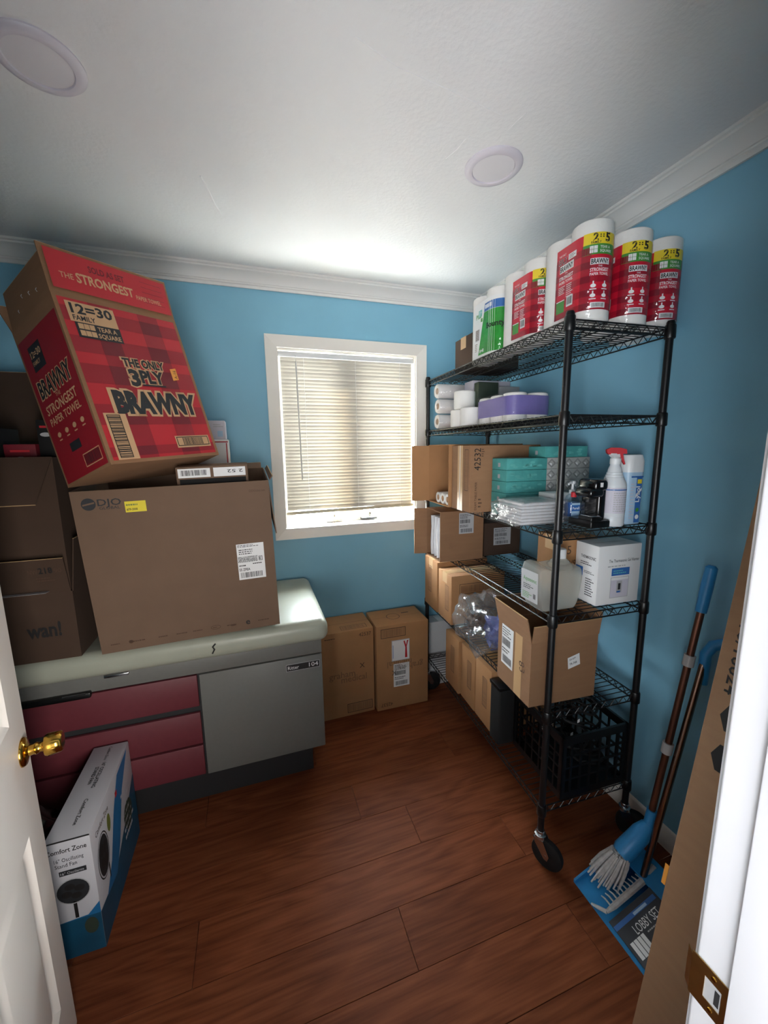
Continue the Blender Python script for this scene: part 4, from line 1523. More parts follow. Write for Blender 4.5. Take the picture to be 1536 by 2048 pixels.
k.lathe([(0.0215, 0.186), (0.0225, 0.188), (0.0225, 0.222), (0.020, 0.226), (0.0, 0.227)], 'white_plastic', 28, T((0.118, 0.060, 0)))
k.build('cap', o)
pr = Print(frame_map((-0.0065, 0.122, 0.0), (0.05, -1, 0), (-0.03, 0, 1)), 0.0003, 0.004)
pr.rect(0.010, 0.03, 0.095, 0.120, 'paper_grey', 0)
pr.text('Aquasonic', 0.024, 0.108, 0.024, 'print_green', 1, 'l', 0.0, 0.074)
pr.lines(0.024, 0.075, 0.06, 0.022, 3, 'ink', 1)
pr.lines(0.020, 0.038, 0.055, 0.026, 4, 'print_green', 1)
pr.bars(0.08, 0.045, 0.014, 0.02, 'ink', 1, 4)
pr.build('label', o)

o, F_ = carton('gel_warmer_box', 'white printed appliance box beside the clear gel jug', onrack(0.214, 0.026, Z4), 0.206, 0.118, 0.238, 'paper_white', tape=None)
pr = Print(F_['front'])
pr.text('The Thermasonic', 0.050, 0.170, 0.017, 'ink', 1, 'l', 0.0, 0.085)
pr.text('Gel Warmer', 0.140, 0.170, 0.017, 'ink', 1, 'l', 0.0, 0.055)
pr.lines(0.046, 0.150, 0.12, 0.010, 1, 'paper_grey', 1)
pr.rect(0.066, 0.116, 0.086, 0.030, 'label_blue', 1)
pr.lines(0.074, 0.122, 0.066, 0.018, 2, 'print_teal', 2)
pr.frame(0.064, 0.026, 0.088, 0.084, 0.002, 'paper_grey', 1)
pr.rect(0.066, 0.028, 0.084, 0.070, 'lilac_white', 1)
pr.rect(0.094, 0.046, 0.026, 0.048, 'paper_grey', 2)
pr.rect(0.101, 0.058, 0.012, 0.026, 'charcoal', 3)
pr.rect(0.096, 0.046, 0.018, 0.007, 'label_blue', 3)
pr.build('front_print', o)
pr = Print(F_['left'])
pr.text('THERMASONIC', 0.030, 0.178, 0.017, 'ink', 1, 'l', 0.01, 0.076)
pr.lines(0.030, 0.150, 0.06, 0.016, 2, 'ink', 1)
pr.rect(0.006, 0.104, 0.038, 0.036, 'label_blue', 1)
pr.lines(0.010, 0.108, 0.030, 0.028, 3, 'print_teal', 2)
pr.lines(0.050, 0.118, 0.055, 0.012, 2, 'ink', 1)
pr.lines(0.060, 0.028, 0.045, 0.075, 8, 'ink', 1)
pr.build('side_print', o)
pr = Print(F_['top'])
pr.rect(0.02, 0.052, 0.16, 0.002, 'ink_faint', 0)
pr.build('lid_seam', o)
o, F_ = carton('cardboard_box', 'small brown carton with scrawled handwriting behind the gel jug', onrack(0.158, 0.152, Z4), 0.17, 0.16, 0.246, 'cardboard_warm', tape='top')
pr = Print(F_['front'])
pr.text('5', 0.02, 0.180, 0.05, 'ink_brown', 1)
pr.text('20/9', 0.006, 0.125, 0.042, 'ink_brown', 1, 'l', 0, 0.06)
pr.build('handwriting', o)

#----------------------------------------------------------------- fifth shelf
Z5 = SZ[4] + 0.0016
o, F_ = carton('cardboard_box', 'brown carton at the window end of the fifth shelf, farther of two', onrack(-0.030, 0.985, Z5), 0.34, 0.20, 0.318, 'cardboard_warm', tape='top')
pr = Print(F_['left'])
pr.frame(0.06, 0.10, 0.05, 0.17, 0.003, 'ink_brown', 1)
pr.bars(0.065, 0.105, 0.04, 0.16, 'ink_faint', 1, 7, True)
pr.build('side_print', o)
o, F_ = carton('cardboard_box', 'worn brown carton on the fifth shelf just behind the plastic bag', onrack(-0.026, 0.795, Z5), 0.34, 0.18, 0.290, 'cardboard_warm', tape='top')
pr = Print(F_['left'])
pr.frame(0.10, 0.07, 0.045, 0.15, 0.003, 'ink_brown', 1)
pr.bars(0.105, 0.075, 0.035, 0.14, 'ink_faint', 1, 9, True)
pr.build('side_print', o)
pr = Print(F_['front'])
pr.frame(0.05, 0.18, 0.20, 0.06, 0.003, 'ink_brown', 1)
pr.bars(0.06, 0.19, 0.18, 0.04, 'ink_faint', 1, 5)
pr.build('front_print', o)


# crumpled clear bag holding blue cloth
def lump(nx, seed, size, amp, floor_z=0.0, cuts=14):
    from mathutils import noise
    bm = bmesh.new()
    bmesh.ops.create_icosphere(bm, subdivisions=4, radius=1)
    for v in bm.verts:
        d = v.co.normalized()
        sq = 1 / max(abs(d.x), abs(d.y), abs(d.z)) ** 0.55
        r = 1 + amp * noise.noise(d * 2.2 + Vector((seed, 0, 0))) + amp * 0.8 * (0.5 - abs(noise.noise(d * 5.0 + Vector((0, seed, 0))))) + amp * 0.35 * (0.5 - abs(noise.noise(d * 11.0 + Vector((0, seed, 3)))))
        v.co = Vector((d.x * size[0], d.y * size[1], d.z * size[2])) * r * sq * 0.82
        v.co.z = max(floor_z, v.co.z)
    return bm


o = thing('plastic_bag', 'crumpled clear plastic bag with blue cloth inside on the fifth shelf', 'plastic bag', onrack(0.065, 0.515, Z5))
bm = lump(0, 2.0, (0.135, 0.175, 0.135), 0.42, -0.128)
k = MB()
k.bm(bm, 'crinkle', False)
k.build('film', o, T((-0.01, 0, 0.131)))
bm = lump(0, 6.0, (0.095, 0.10, 0.085), 0.28, -0.08)
k = MB()
k.bm(bm, 'blue_cloth', True)
k.build('blue_cloth', o, T((0.045, -0.05, 0.095)))
bm = lump(0, 9.0, (0.07, 0.07, 0.06), 0.25, -0.05)
k = MB()
k.bm(bm, 'cardboard_dark', True)
k.build('brown_cloth', o, T((-0.02, 0.075, 0.12)))

HB = 0.268
WB, DB = 0.302, 0.235
o, F_ = carton('cardboard_box', 'open brown carton with raised flaps on the near end of the fifth shelf', onrack(-0.050, 0.046, Z5, -1.5), WB, DB, HB, 'cardboard', 'top',
               flaps=[((0.002, DB, HB), (0, -DB, 0), (-0.022, 0, 0.098)), ((WB, 0, HB), (0, DB, 0), (0.012, 0, 0.088)), ((0, 0.001, HB), (WB, 0, 0), (0.005, -0.004, 0.066)), ((WB, DB, HB), (-WB, 0, 0), (0, 0.03, 0.09))])
pr = Print(F_['left'])
pr.rect(0.128, 0.0, 0.05, HB - 0.002, 'tape', 0)
pr.label(0.030, 0.085, 0.086, 0.175, 12)
pr.text('83', 0.160, 0.16, 0.05, 'ink_brown', 1, 'l', 0, None, -80)
pr.build('shipping_label', o)
pr = Print(F_['front'])
c_, s_ = cos(radians(14)), sin(radians(14))
pr.poly([(0.170, 0.135), (0.225, 0.150), (0.218, 0.198), (0.165, 0.183)], 'paper_white', 1)
pr.text('TR-768', 0.176, 0.150, 0.013, 'ink', 2, 'l', 0.01, 0.034, 14)
pr.text('SHIP', 0.174, 0.170, 0.011, 'ink', 2, 'l', 0.0, 0.03, 14)
pr.build('sticker', o)

#----------------------------------------------------------------- bottom shelf
Z6 = SZ[5] + 0.0016
for q, dq, lb, p in ((0.752, 0.175, 'brown carton on the bottom shelf, farthest of three in a row', 0.004), (0.588, 0.158, 'brown carton on the bottom shelf, middle of three in a row', 0.018), (0.424, 0.160, 'brown carton on the bottom shelf, nearest of three in a row', 0.018)):
    o, F_ = carton('cardboard_box', lb, onrack(p, q, Z6, random.uniform(-1, 1)), 0.34, dq, 0.325, 'cardboard_warm', tape=None, group='cartons on the bottom shelf')
    pr = Print(F_['left'])
    pr.frame(0.075, 0.10, 0.045, 0.16, 0.003, 'ink_brown', 1)
    pr.bars(0.080, 0.105, 0.035, 0.15, 'ink_faint', 1, int(q * 100), True)
    pr.build('side_print', o)
o = thing('plastic_bin', 'thin black plastic bin wedged between carton and black crate', 'bin', onrack(0.006, 0.330, Z6))
k = MB()
k.bevbox(0, 0, 0, 0.085, 0.082, 0.30, 'black_matte', 0.008, 3)
k.build('body', o)
k = MB()
k.bevbox(-0.004, -0.004, 0.285, 0.089, 0.086, 0.302, 'black_plastic', 0.003, 2)
k.build('rim', o)
# milk crate
o = thing('milk_crate', 'black plastic milk crate at the near end of the bottom shelf', 'crate', onrack(0.084, 0.000, Z6, 0))
CW_, CD_, CH_ = 0.322, 0.325, 0.275
for nm, fm, w_ in (('side', frame_map((0, 0, 0), (1, 0, 0), (0, 0, 1)), CW_), ('side', frame_map((0, CD_, 0), (0, -1, 0), (0, 0, 1)), CD_), ('side', frame_map((CW_, 0, 0), (0, 1, 0), (0, 0, 1)), CD_), ('side', frame_map((CW_, CD_, 0), (-1, 0, 0), (0, 0, 1)), CW_)):
    k = MB()
    q3 = lambda u, v, du, dv, th=0.006: k.par(fm(u, v, 0), fm(u + du, v, 0) - fm(u, v, 0), fm(u, v + dv, 0) - fm(u, v, 0), fm(u, v, -th) - fm(u, v, 0), 'black_plastic')
    q3(0, 0, w_, 0.03)
    q3(0, CH_ - 0.035, w_, 0.035, 0.010)
    q3(0, 0.03, 0.02, CH_ - 0.065)
    q3(w_ - 0.02, 0.03, 0.02, CH_ - 0.065)
    for i in range(1, 7):
        q3(w_ * i / 7 - 0.004, 0.03, 0.008, CH_ - 0.065)
    for i in range(1, 4):
        q3(0.02, 0.03 + i * 0.052, w_ - 0.04, 0.008)
    k.build('side', o)
k = MB()
k.box(0.006, 0.006, 0, CW_ - 0.006, CD_ - 0.006, 0.006, 'black_plastic')
k.build('bottom', o)
ct = thing('cable_bundle', 'tangle of black cables with white tags piled in the milk crate', 'cables', onrack(0.097, 0.02, Z6 + 0.007))
rnd = random.Random(5)
for c_i in range(9):
    k = MB()
    cx, cy, cz = rnd.uniform(0.08, 0.22), rnd.uniform(0.08, 0.22), 0.012 + 0.03 * c_i
    rr_ = rnd.uniform(0.05, 0.085)
    ph, tl = rnd.uniform(0, 6), rnd.uniform(-.25, .25)
    pts = [(cx + rr_ * (1 + .1 * sin(3 * a + ph)) * cos(a), cy + rr_ * sin(a) * 0.9, cz + 0.03 + rr_ * tl * cos(a + ph) + 0.004 * sin(5 * a)) for a in [j * 2 * pi / 22 for j in range(40)]]
    pts = [(x, y, max(0.008, z)) for x, y, z in pts]
    k.tube(pts, 0.0055, 'rubber', 6)
    k.build('cable', ct)
for x, y, z in ((0.12, 0.055, 0.255), (0.085, 0.05, 0.205)):
    k = MB()
    k.par((x, y, z), (0.013, 0.002, 0.002), (0, 0.0005, 0.014), (0, 0.001, 0), 'paper_white')
    k.build('tag', ct)

#================================================================= FLOOR CARTONS BY THE BACK WALL
o, F_ = carton('cardboard_box', 'brown medical paper carton on the floor beside the exam table', T((0.318, 2.226, 0)) @ RZ(0.5), 0.340, 0.245, 0.572, 'cardboard_warm')
pr = Print(F_['front'])
pr.text('42537', 0.245, 0.525, 0.034, 'ink_brown', 1, 'l', 0.0, 0.078)
pr.build('stock_number', o)
pr = Print(F_['front'])
pr.lines(0.030, 0.530, 0.09, 0.014, 1, 'ink_brown', 1)
pr.build('maker_line', o)
pr = Print(F_['front'])
pr.text('graham', 0.050, 0.270, 0.060, 'ink_faint', 1, 'l', 0.01, 0.165)
pr.text('medical', 0.125, 0.235, 0.060, 'ink_faint', 1, 'l', 0.01, 0.165)
pr.text('X', 0.245, 0.315, 0.045, 'ink_brown', 1, 'l', 0.01)
pr.build('logo_print', o)
pr = Print(F_['front'])
pr.frame(0.160, 0.022, 0.165, 0.062, 0.004, 'ink_brown', 1)
pr.bars(0.170, 0.030, 0.145, 0.046, 'ink_faint', 1, 6)
pr.build('code_print', o)
pr = Print(F_['top'])
pr.rect(0, 0.118, 0.34, 0.004, 'ink_faint', 0)
pr.frame(0.140, 0.020, 0.165, 0.055, 0.003, 'ink_brown', 1)
pr.bars(0.15, 0.028, 0.145, 0.04, 'ink_faint', 1, 8)
pr.build('top_print', o)
o, F_ = carton('cardboard_box', 'brown medical paper carton on the floor carrying a pouch and label, beside the shelving', T((0.668, 2.205, 0)) @ RZ(-1.2), 0.352, 0.245, 0.578, 'cardboard_warm')
pr = Print(F_['front'])
pr.frame(0.030, 0.495, 0.165, 0.062, 0.004, 'ink_brown', 1)
pr.bars(0.040, 0.503, 0.145, 0.046, 'ink_faint', 1, 11)
pr.build('code_print', o)
pr = Print(F_['front'])
pr.text('graham', 0.315, 0.300, 0.060, 'ink_faint', 1, 'l', 0.01, 0.165, 180)
pr.text('medical', 0.235, 0.330, 0.060, 'ink_faint', 1, 'l', 0.01, 0.165, 180)
pr.text('X', 0.10, 0.235, 0.045, 'ink_brown', 1, 'l', 0.01)
pr.build('logo_print', o)
pr = Print(F_['front'])
pr.text('42537', 0.105, 0.048, 0.034, 'ink_brown', 1, 'l', 0.0, 0.078, 180)
pr.build('stock_number', o)
pr = Print(F_['front'])
pr.rect(0.100, 0.330, 0.122, 0.142, 'paper_white', 1)
pr.frame(0.100, 0.330, 0.122, 0.142, 0.004, 'paper_grey', 2)
pr.poly([(0.190, 0.345), (0.206, 0.345), (0.202, 0.42), (0.214, 0.462), (0.204, 0.462), (0.198, 0.43), (0.188, 0.462), (0.180, 0.458), (0.192, 0.415)], 'red', 3)
pr.rect(0.108, 0.35, 0.003, 0.09, 'label_blue', 3)
pr.build('document_pouch', o)
pr = Print(F_['front'])
pr.label(0.112, 0.150, 0.108, 0.160, 14)
pr.build('shipping_label', o)
pr = Print(F_['top'])
pr.ring(0.15, 0.12, 0.045, 0.045, 0.004, 'ink_brown', 1)
pr.rect(0, 0.118, 0.342, 0.003, 'ink_faint', 0)
pr.rect(0.22, 0.15, 0.05, 0.012, 'ink_brown', 1)
pr.build('top_print', o)
o, F_ = carton('foam_box', 'white ribbed foam box on the floor between brown carton and shelving', T((1.030, 2.348, 0)), 0.24, 0.112, 0.475, 'styrofoam')
for i in range(6):
    k = MB()
    k.box(0.004, -0.0045, 0.03 + i * 0.034, 0.236, 0.003, 0.052 + i * 0.034, 'styrofoam')
    k.build('rib', o)
k = MB()
k.box(0.008, 0.004, 0.4735, 0.14, 0.10, 0.476, 'paper_grey')
k.box(0.030, 0.020, 0.4755, 0.080, 0.060, 0.4768, 'label_blue')
k.build('paper_label', o)

#================================================================= EXAM TABLE
tb = thing('exam_table', 'grey medical exam table with maroon drawers and pale vinyl cushion', 'exam table', T((0, 0, 0)))
TX0, TX1, TY0, TY1 = -1.20, 0.266, 1.80, 2.452
k = MB()
k.box(TX0, TY0 + 0.02, 0.19, TX1, TY1, 0.772, 'cabinet_grey')
k.build('body', tb)
k = MB()
k.box(TX0 + 0.05, TY0 + 0.085, 0, TX1 - 0.055, TY1 - 0.03, 0.19, 'cabinet_dark')
k.build('toe_kick', tb)
k = MB()
k.bevbox(-0.283, TY0, 0.190, TX1, TY0 + 0.022, 0.690, 'cabinet_grey', 0.003, 2)
k.build('side_panel', tb)
k = MB()
k.bevbox(TX0, TY0, 0.697, TX1, TY0 + 0.022, 0.772, 'cabinet_grey', 0.003, 2)
k.build('top_rail', tb)
k = MB()
k.box(TX0 + 0.01, TY0 + 0.0185, 0.192, -0.285, TY0 + 0.0202, 0.694, 'cabinet_dark')
k.build('drawer_gap_shade', tb)  # dark sheet paints the shade in the gaps round the drawers
for z0_, z1_ in ((0.540, 0.690), (0.353, 0.508), (0.194, 0.343)):
    k = MB()
    k.bevbox(TX0 + 0.015, TY0, z0_, -0.292, TY0 + 0.018, z1_, 'maroon', 0.003, 2)
    k.build('drawer_front', tb)
k = MB()
k.bevbox(-0.635, TY0 - 0.012, 0.752, -0.545, TY0 + 0.002, 0.764, 'chrome', 0.003, 2)
k.build('pull', tb)
k = MB()
k.bevbox(-1.0, TY0 - 0.022, 0.684, -0.685, TY0 + 0.001, 0.708, 'black_plastic', 0.005, 2)
k.box(-0.78, TY0 - 0.0226, 0.704, -0.70, TY0 - 0.020, 0.7085, 'chrome')
k.build('step_handle', tb)
# nameplate
pr = Print(frame_map((0.094, TY0, 0.626), (1, 0, 0), (0, 0, 1)))
pr.rect(0, 0, 0.160, 0.036, 'paper_grey', 0)
pr.rect(0.002, 0.002, 0.156, 0.032, 'ink', 1)
pr.text('Ritter', 0.008, 0.009, 0.026, 'paper_white', 2, 'l', 0.0, 0.052)
pr.text('104', 0.152, 0.009, 0.030, 'paper_white', 2, 'r', 0.0, 0.044)
pr.build('nameplate', tb)
# cushion
bm = bmesh.new()
bmesh.ops.create_cube(bm, size=1)
for v in bm.verts:
    v.co = Vector((-0.455 + v.co.x * 1.51, 2.1175 + v.co.y * 0.705, 0.818 + v.co.z * 0.105))
bmesh.ops.bevel(bm, geom=bm.edges[:], offset=0.042, segments=6, profile=0.5, affect='EDGES')
bmesh.ops.subdivide_edges(bm, edges=[e for e in bm.edges if e.calc_length() > 0.3], cuts=10, use_grid_fill=True)
from mathutils import noise as mnoise
for v in bm.verts:
    if v.co.z > 0.83:
        v.co.z += 0.004 * mnoise.noise(v.co * 4) + 0.002
k = MB()
k.bm(bm, 'vinyl', True)
cu = k.build('cushion', tb)
k = MB()
k.tube([(-0.215, 1.7622, 0.800), (-0.205, 1.7606, 0.818), (-0.212, 1.7612, 0.830), (-0.200, 1.7640, 0.842)], 0.0035, 'cabinet_dark', 6)
k.build('tear', cu)

#================================================================= BOXES ON THE EXAM TABLE
ZK = 0.876
# big carton with the medical supplier's print
dj_e = Vector((0.0761 + 0.6153, 1.7605 - 1.7517, 0.8863 - 0.870)).normalized()
dj_u = Vector((-0.6302 + 0.6153, 1.6956 - 1.7517, 1.5294 - 0.870)).normalized()
dj_n = dj_e.cross(dj_u).normalized() * -1
dj_u = dj_e.cross(dj_n).normalized() * -1 if dj_e.cross(dj_n).z < 0 else dj_e.cross(dj_n).normalized()
MJ = axes((-0.6153, 1.7517, 0.876), dj_e, dj_n, dj_u)
JW, JD, JH = 0.692, 0.42, 0.662
o, F_ = carton('cardboard_box', 'large open brown carton with yellow sticker standing on the exam table', MJ, JW, JD, JH, 'cardboard_grey', 'top',
               flaps=[((JW, 0.012, JH), (0, JD - 0.02, 0), (0.018, 0, -0.235)), ((JW + 0.004, 0.02, JH), (0, JD - 0.06, 0), (0.012, 0, 0.016)), ((JW - 0.01, JD, JH), (-JW + 0.02, 0, 0), (0, 0.045, 0.022))])
pr = Print(F_['front'])
pr.ellipse(0.052, 0.612, 0.023, 0.023, 'charcoal', 1, 28)
pr.poly([(0.033, 0.606), (0.071, 0.614), (0.071, 0.620), (0.033, 0.612)], 'cardboard_grey', 2)
pr.text('DJO', 0.080, 0.604, 0.036, 'charcoal', 1, 'l', 0.012, 0.076)
pr.text('GLOBAL', 0.084, 0.590, 0.015, 'charcoal', 1, 'l', 0.006, 0.066)
pr.build('logo_print', o)
pr = Print(F_['front'])
pr.text('DJOGlobal.com', 0.612, 0.618, 0.014, 'ink_brown', 1, 'l', 0.0, 0.062)
pr.build('web_print', o)
pr = Print(F_['front'])
pr.rect(0.166, 0.572, 0.070, 0.042, 'sticker_yellow', 1)
pr.text('#79-2008', 0.170, 0.579, 0.012, 'ink', 2, 'l', 0.012, 0.036)
pr.lines(0.170, 0.594, 0.055, 0.014, 1, 'olive', 2)
pr.build('yellow_sticker', o)
pr = Print(F_['front'])
u, v, w_, h_ = 0.540, 0.238, 0.110, 0.160
pr.rect(u, v, w_, h_, 'paper_white', 1)
pr.lines(u + .004, v + .145, w_ - .02, .012, 2, 'ink', 2)
pr.lines(u + .008, v + .112, w_ - .03, .026, 3, 'ink', 2, 8)
for i in range(5):
    pr.bars(u + .003, v + .078 + i * 0.0052, 0.078, 0.0048, 'ink', 2, 20 + i)
pr.frame(u + .086, v + .080, .015, .020, .002, 'ink', 2)
pr.text('E', u + .089, v + .084, .016, 'ink', 2, 'l', .02)
pr.lines(u + .004, v + .058, .04, .012, 1, 'ink', 2, 4)
pr.lines(u + .06, v + .064, .044, .010, 1, 'ink', 2, 5)
pr.text('SS ZFEA', u + .004, v + .040, .016, 'ink', 2, 'l', .02, .044)
pr.bars(u + .008, v + .008, .088, .024, 'ink', 2, 31)
pr.build('shipping_label', o)
pr = Print(F_['front'])
for i, (uu, ww) in enumerate(((0.035, 0.045), (0.105, 0.075), (0.205, 0.040), (0.272, 0.044), (0.335, 0.050), (0.470, 0.055), (0.600, 0.060))):
    pr.lines(uu, 0.030, ww, 0.012, 1, 'ink_brown', 1, i + 3)
pr.ellipse(0.106, 0.036, 0.008, 0.008, 'ink_brown', 1)
pr.ring(0.425, 0.037, 0.020, 0.010, 0.002, 'ink_brown', 1)
pr.lines(0.413, 0.032, 0.024, 0.010, 1, 'ink_brown', 1)
pr.ellipse(0.496, 0.033, 0.012, 0.004, 'ink_brown', 1)
pr.text('e', 0.548, 0.026, 0.040, 'ink', 1, 'l', 0.02)
pr.build('bottom_print', o)

# open carton standing inside it
MS = MJ @ T((0.345, 0.040, 0.38))
o, F_ = carton('cardboard_box', 'small open carton with two white labels poking out of the big carton', MS, 0.270, 0.08, 0.348, 'cardboard_grey', None)
k = MB()
k.box(0.012, -0.003, 0.265, 0.260, 0.001, 0.298, 'black_matte')
k.build('slot_shade', o)  # black strip painted for the shade in the opening below the labels
pr = Print(F_['front'])
pr.rect(0.008, 0.304, 0.118, 0.036, 'paper_white', 1)
pr.bars(0.018, 0.312, 0.096, 0.022, 'charcoal', 2, 3)
pr.rect(0.138, 0.304, 0.122, 0.036, 'paper_white', 1)
pr.text('2 52', 0.250, 0.330, 0.018, 'ink', 2, 'l', 0.01, 0.06, 180)
pr.build('label', o)

# tilted red paper towel case
c0 = Vector((-0.4319, 1.5000, 1.6360))
ex = (Vector((-0.1274, 1.8047, 1.6590)) - c0)
ey = (Vector((-0.6342, 1.7087, 1.5501)) - c0)
ez = (Vector((-0.5665, 1.5934, 2.1800)) - c0)
BWd, BDp, BHt = ex.length, ey.length, ez.length
MBr = axes(c0, ex, ey, ez)
FLH = 0.150
o, F_ = carton('paper_towel_case', 'big red paper towel carton tilted on top of the large brown carton', MBr, BWd, BDp, BHt, 'cardboard', 'top',
               flaps=[((BWd, 0.001, BHt), (-BWd, 0, 0), (0.0, -0.012, FLH)), ((0.001, 0.004, BHt), (0, BDp - .008, 0), (0.012, 0, FLH * 0.92)), ((0, BDp, BHt), (BWd, 0, 0), (0.0, 0.05, FLH * 0.8))])
E2 = 0.012


def plaid(pr, u, v, w, h, cols, rows, vert, horiz, base='red'):
    pr.rect(u, v, w, h, base, 0)
    for y0, hh in horiz:
        pr.rect(u, v + y0 * h, w, hh * h, 'red_mid', 1)
    for x0, ww in vert:
        pr.rect(u + x0 * w, v, ww * w, h, 'red_mid', 1)
        for y0, hh in horiz:
            pr.rect(u + x0 * w, v + y0 * h, ww * w, hh * h, 'red_dark', 2)


pr = Print(F_['front'], 0.0004, 0.0006)
plaid(pr, E2, E2, BWd - 2 * E2, BHt - 2 * E2, 0, 0, ((0.22, 0.17), (0.63, 0.19)), ((0.02, 0.06), (0.22, 0.13), (0.48, 0.12), (0.67, 0.10), (0.86, 0.09)))
pr.rect(0.030, BHt - 0.090, 0.150, 0.068, 'tan', 4)
pr.text('12=30', 0.040, BHt - 0.060, 0.046, 'charcoal', 5, 'l', 0.03, 0.130)
pr.text('FAMILY', 0.040, BHt - 0.084, 0.024, 'charcoal', 5, 'l', 0.02, 0.068)
pr.rect(0.040, BHt - 0.142, 0.142, 0.052, 'charcoal', 4)
for i in range(3):
    pr.rect(0.048 + i * 0.017, BHt - 0.112, 0.0155, 0.018, 'tan', 5)
    pr.rect(0.048 + i * 0.017, BHt - 0.135, 0.0155, 0.018, 'tan', 5)
pr.text('TEAR A', 0.106, BHt - 0.112, 0.022, 'tan', 5, 'l', 0.015, 0.062)
pr.text('SQUARE', 0.102, BHt - 0.135, 0.022, 'tan', 5, 'l', 0.015, 0.074)
for lay, col, bo in ((4, 'tan', 0.11), (5, 'charcoal', 0.035)):
    pr.text('THE ONLY', 0.230, 0.344, 0.042, col, lay, 'c', 0.12 if lay == 4 else 0.045, 0.155 + (0.012 if lay == 4 else 0))
    pr.text('3', 0.178, 0.276, 0.080, col, lay, 'c', 0.11 if lay == 4 else 0.05)
    pr.text('PLY', 0.246, 0.288, 0.064, col, lay, 'c', 0.11 if lay == 4 else 0.05, 0.092 + (0.012 if lay == 4 else 0))
    pr.text('BRAWNY', 0.238, 0.176, 0.104, col, lay, 'c', 0.135 if lay == 4 else 0.062, 0.320 + (0.024 if lay == 4 else 0))
pr.rect(0.200, 0.276, 0.090, 0.006, 'charcoal', 5)
pr.rect(0.028, 0.012, 0.072, 0.160, 'tan', 4)
pr.frame(0.036, 0.018, 0.044, 0.148, 0.0025, 'ink', 5)
pr.bars(0.036, 0.022, 0.044, 0.140, 'ink', 5, 41, True)
pr.rect(0.255, 0.040, 0.150, 0.046, 'tan', 4)
pr.frame(0.260, 0.046, 0.140, 0.036, 0.003, 'ink', 5)
pr.bars(0.285, 0.050, 0.090, 0.028, 'ink', 5, 42)
pr.poly([(0.330, 0.306), (0.356, 0.312), (0.356, 0.358), (0.330, 0.352)], 'sticker_orange', 6)
pr.text('A-16', 0.352, 0.314, 0.018, 'ink', 7, 'l', 0.0, 0.034, 90)
pr.build('front_print', o)
pr = Print(frame_map((0, -0.0045, BHt), (1, 0, 0), (0, -0.012, FLH)), 0.0004, 0.0006)
pr.rect(0.012, 0.014, BWd - 0.024, FLH - 0.026, 'red', 0)
pr.text('THE', 0.040, 0.052, 0.026, 'tan', 1, 'l', 0.01, 0.040)
pr.text('STRONGEST', 0.088, 0.048, 0.044, 'tan', 1, 'l', 0.03, 0.190)
pr.text('PAPER TOWEL', 0.286, 0.044, 0.022, 'tan', 1, 'l', 0.01, 0.098)
pr.text('SOLD AS SET', 0.135, 0.094, 0.030, 'red_dark', 1, 'l', 0.03, 0.120)
for i in range(5):
    pr.rect(0.315, 0.040 + i * 0.019, 0.085, 0.0016, 'red_dark', 1)
pr.build('flap_print', o)
pr = Print(F_['left'], 0.0004, 0.0006)
pr.rect(0.010, 0.010, BDp - 0.020, BHt - 0.060, 'red_mid', 0)
pr.rect(0.060, BHt - 0.170, 0.085, 0.085, 'charcoal', 1)
pr.text('12=30', 0.066, BHt - 0.125, 0.030, 'tan', 2, 'l', 0.02, 0.072)
pr.text('FAMILY', 0.066, BHt - 0.150, 0.020, 'tan', 2, 'l', 0.01, 0.050)
for lay, col, bo in ((1, 'tan', 0.08), (2, 'charcoal', 0.03)):
    pr.text('BRAWNY', 0.155, 0.310, 0.080, col, lay, 'c', bo, 0.225 + (0.012 if lay == 1 else 0))
pr.text('THE', 0.150, 0.288, 0.018, 'tan', 1, 'c')
pr.text('STRONGEST', 0.150, 0.250, 0.044, 'tan', 1, 'c', 0.02, 0.215)
pr.text('PAPER TOWEL', 0.150, 0.212, 0.036, 'tan', 1, 'c', 0.015, 0.215)
for i in range(4):
    pr.ellipse(0.070 + i * 0.055, 0.175, 0.012, 0.009, 'tan', 1, 12)
    pr.rect(0.060 + i * 0.055, 0.155, 0.020, 0.004, 'tan', 1)
pr.rect(0.110, 0.100, 0.070, 0.030, 'charcoal', 1)
pr.frame(0.165, 0.030, 0.110, 0.045, 0.003, 'tan', 1)
pr.bars(0.172, 0.036, 0.096, 0.034, 'charcoal', 1, 45)
pr.build('side_print', o)
k = MB()
k.box(-0.0005, BDp * 0.45, BHt - 0.04, 0.004, BDp * 0.6, BHt, 'tape')
for i in range(4):
    k2 = MB()
    zz = BHt + 0.03 + 0.014 * (i % 3)
    k2.tube([(0.0005 + 0.0012 * i, 0.07 + i * 0.05, zz), (-0.001 + 0.0012 * i, 0.072 + i * 0.05, zz + 0.008), (0.002 + 0.0012 * i, 0.07 + i * 0.05, zz + 0.013)], 0.0010, 'paper_grey', 5)
    k2.build('staple', o)

# carton behind, carrying two white boxes by the wall
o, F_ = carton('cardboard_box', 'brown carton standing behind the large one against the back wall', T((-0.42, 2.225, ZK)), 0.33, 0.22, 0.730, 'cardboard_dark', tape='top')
o, F_ = carton('paper_box', 'white box with red edge line behind the red paper towel case', T((-0.30, 2.30, ZK + 0.7305)), 0.188, 0.13, 0.128, 'paper_white')
pr = Print(F_['front'])
pr.rect(0.002, 0.112, 0.184, 0.006, 'red', 1)
pr.rect(0.176, 0.004, 0.005, 0.105, 'red', 1)
pr.build('print', o)
o, F_ = carton('paper_box', 'small white printed box lying on top of the white box with red edge', T((-0.28, 2.31, ZK + 0.8590)), 0.158, 0.11, 0.098, 'lilac_white')
pr = Print(F_['front'])
pr.lines(0.10, 0.062, 0.05, 0.020, 2, 'paper_grey', 1)
pr.rect(0.118, 0.014, 0.026, 0.030, 'label_pale', 1)
pr.build('print', o)

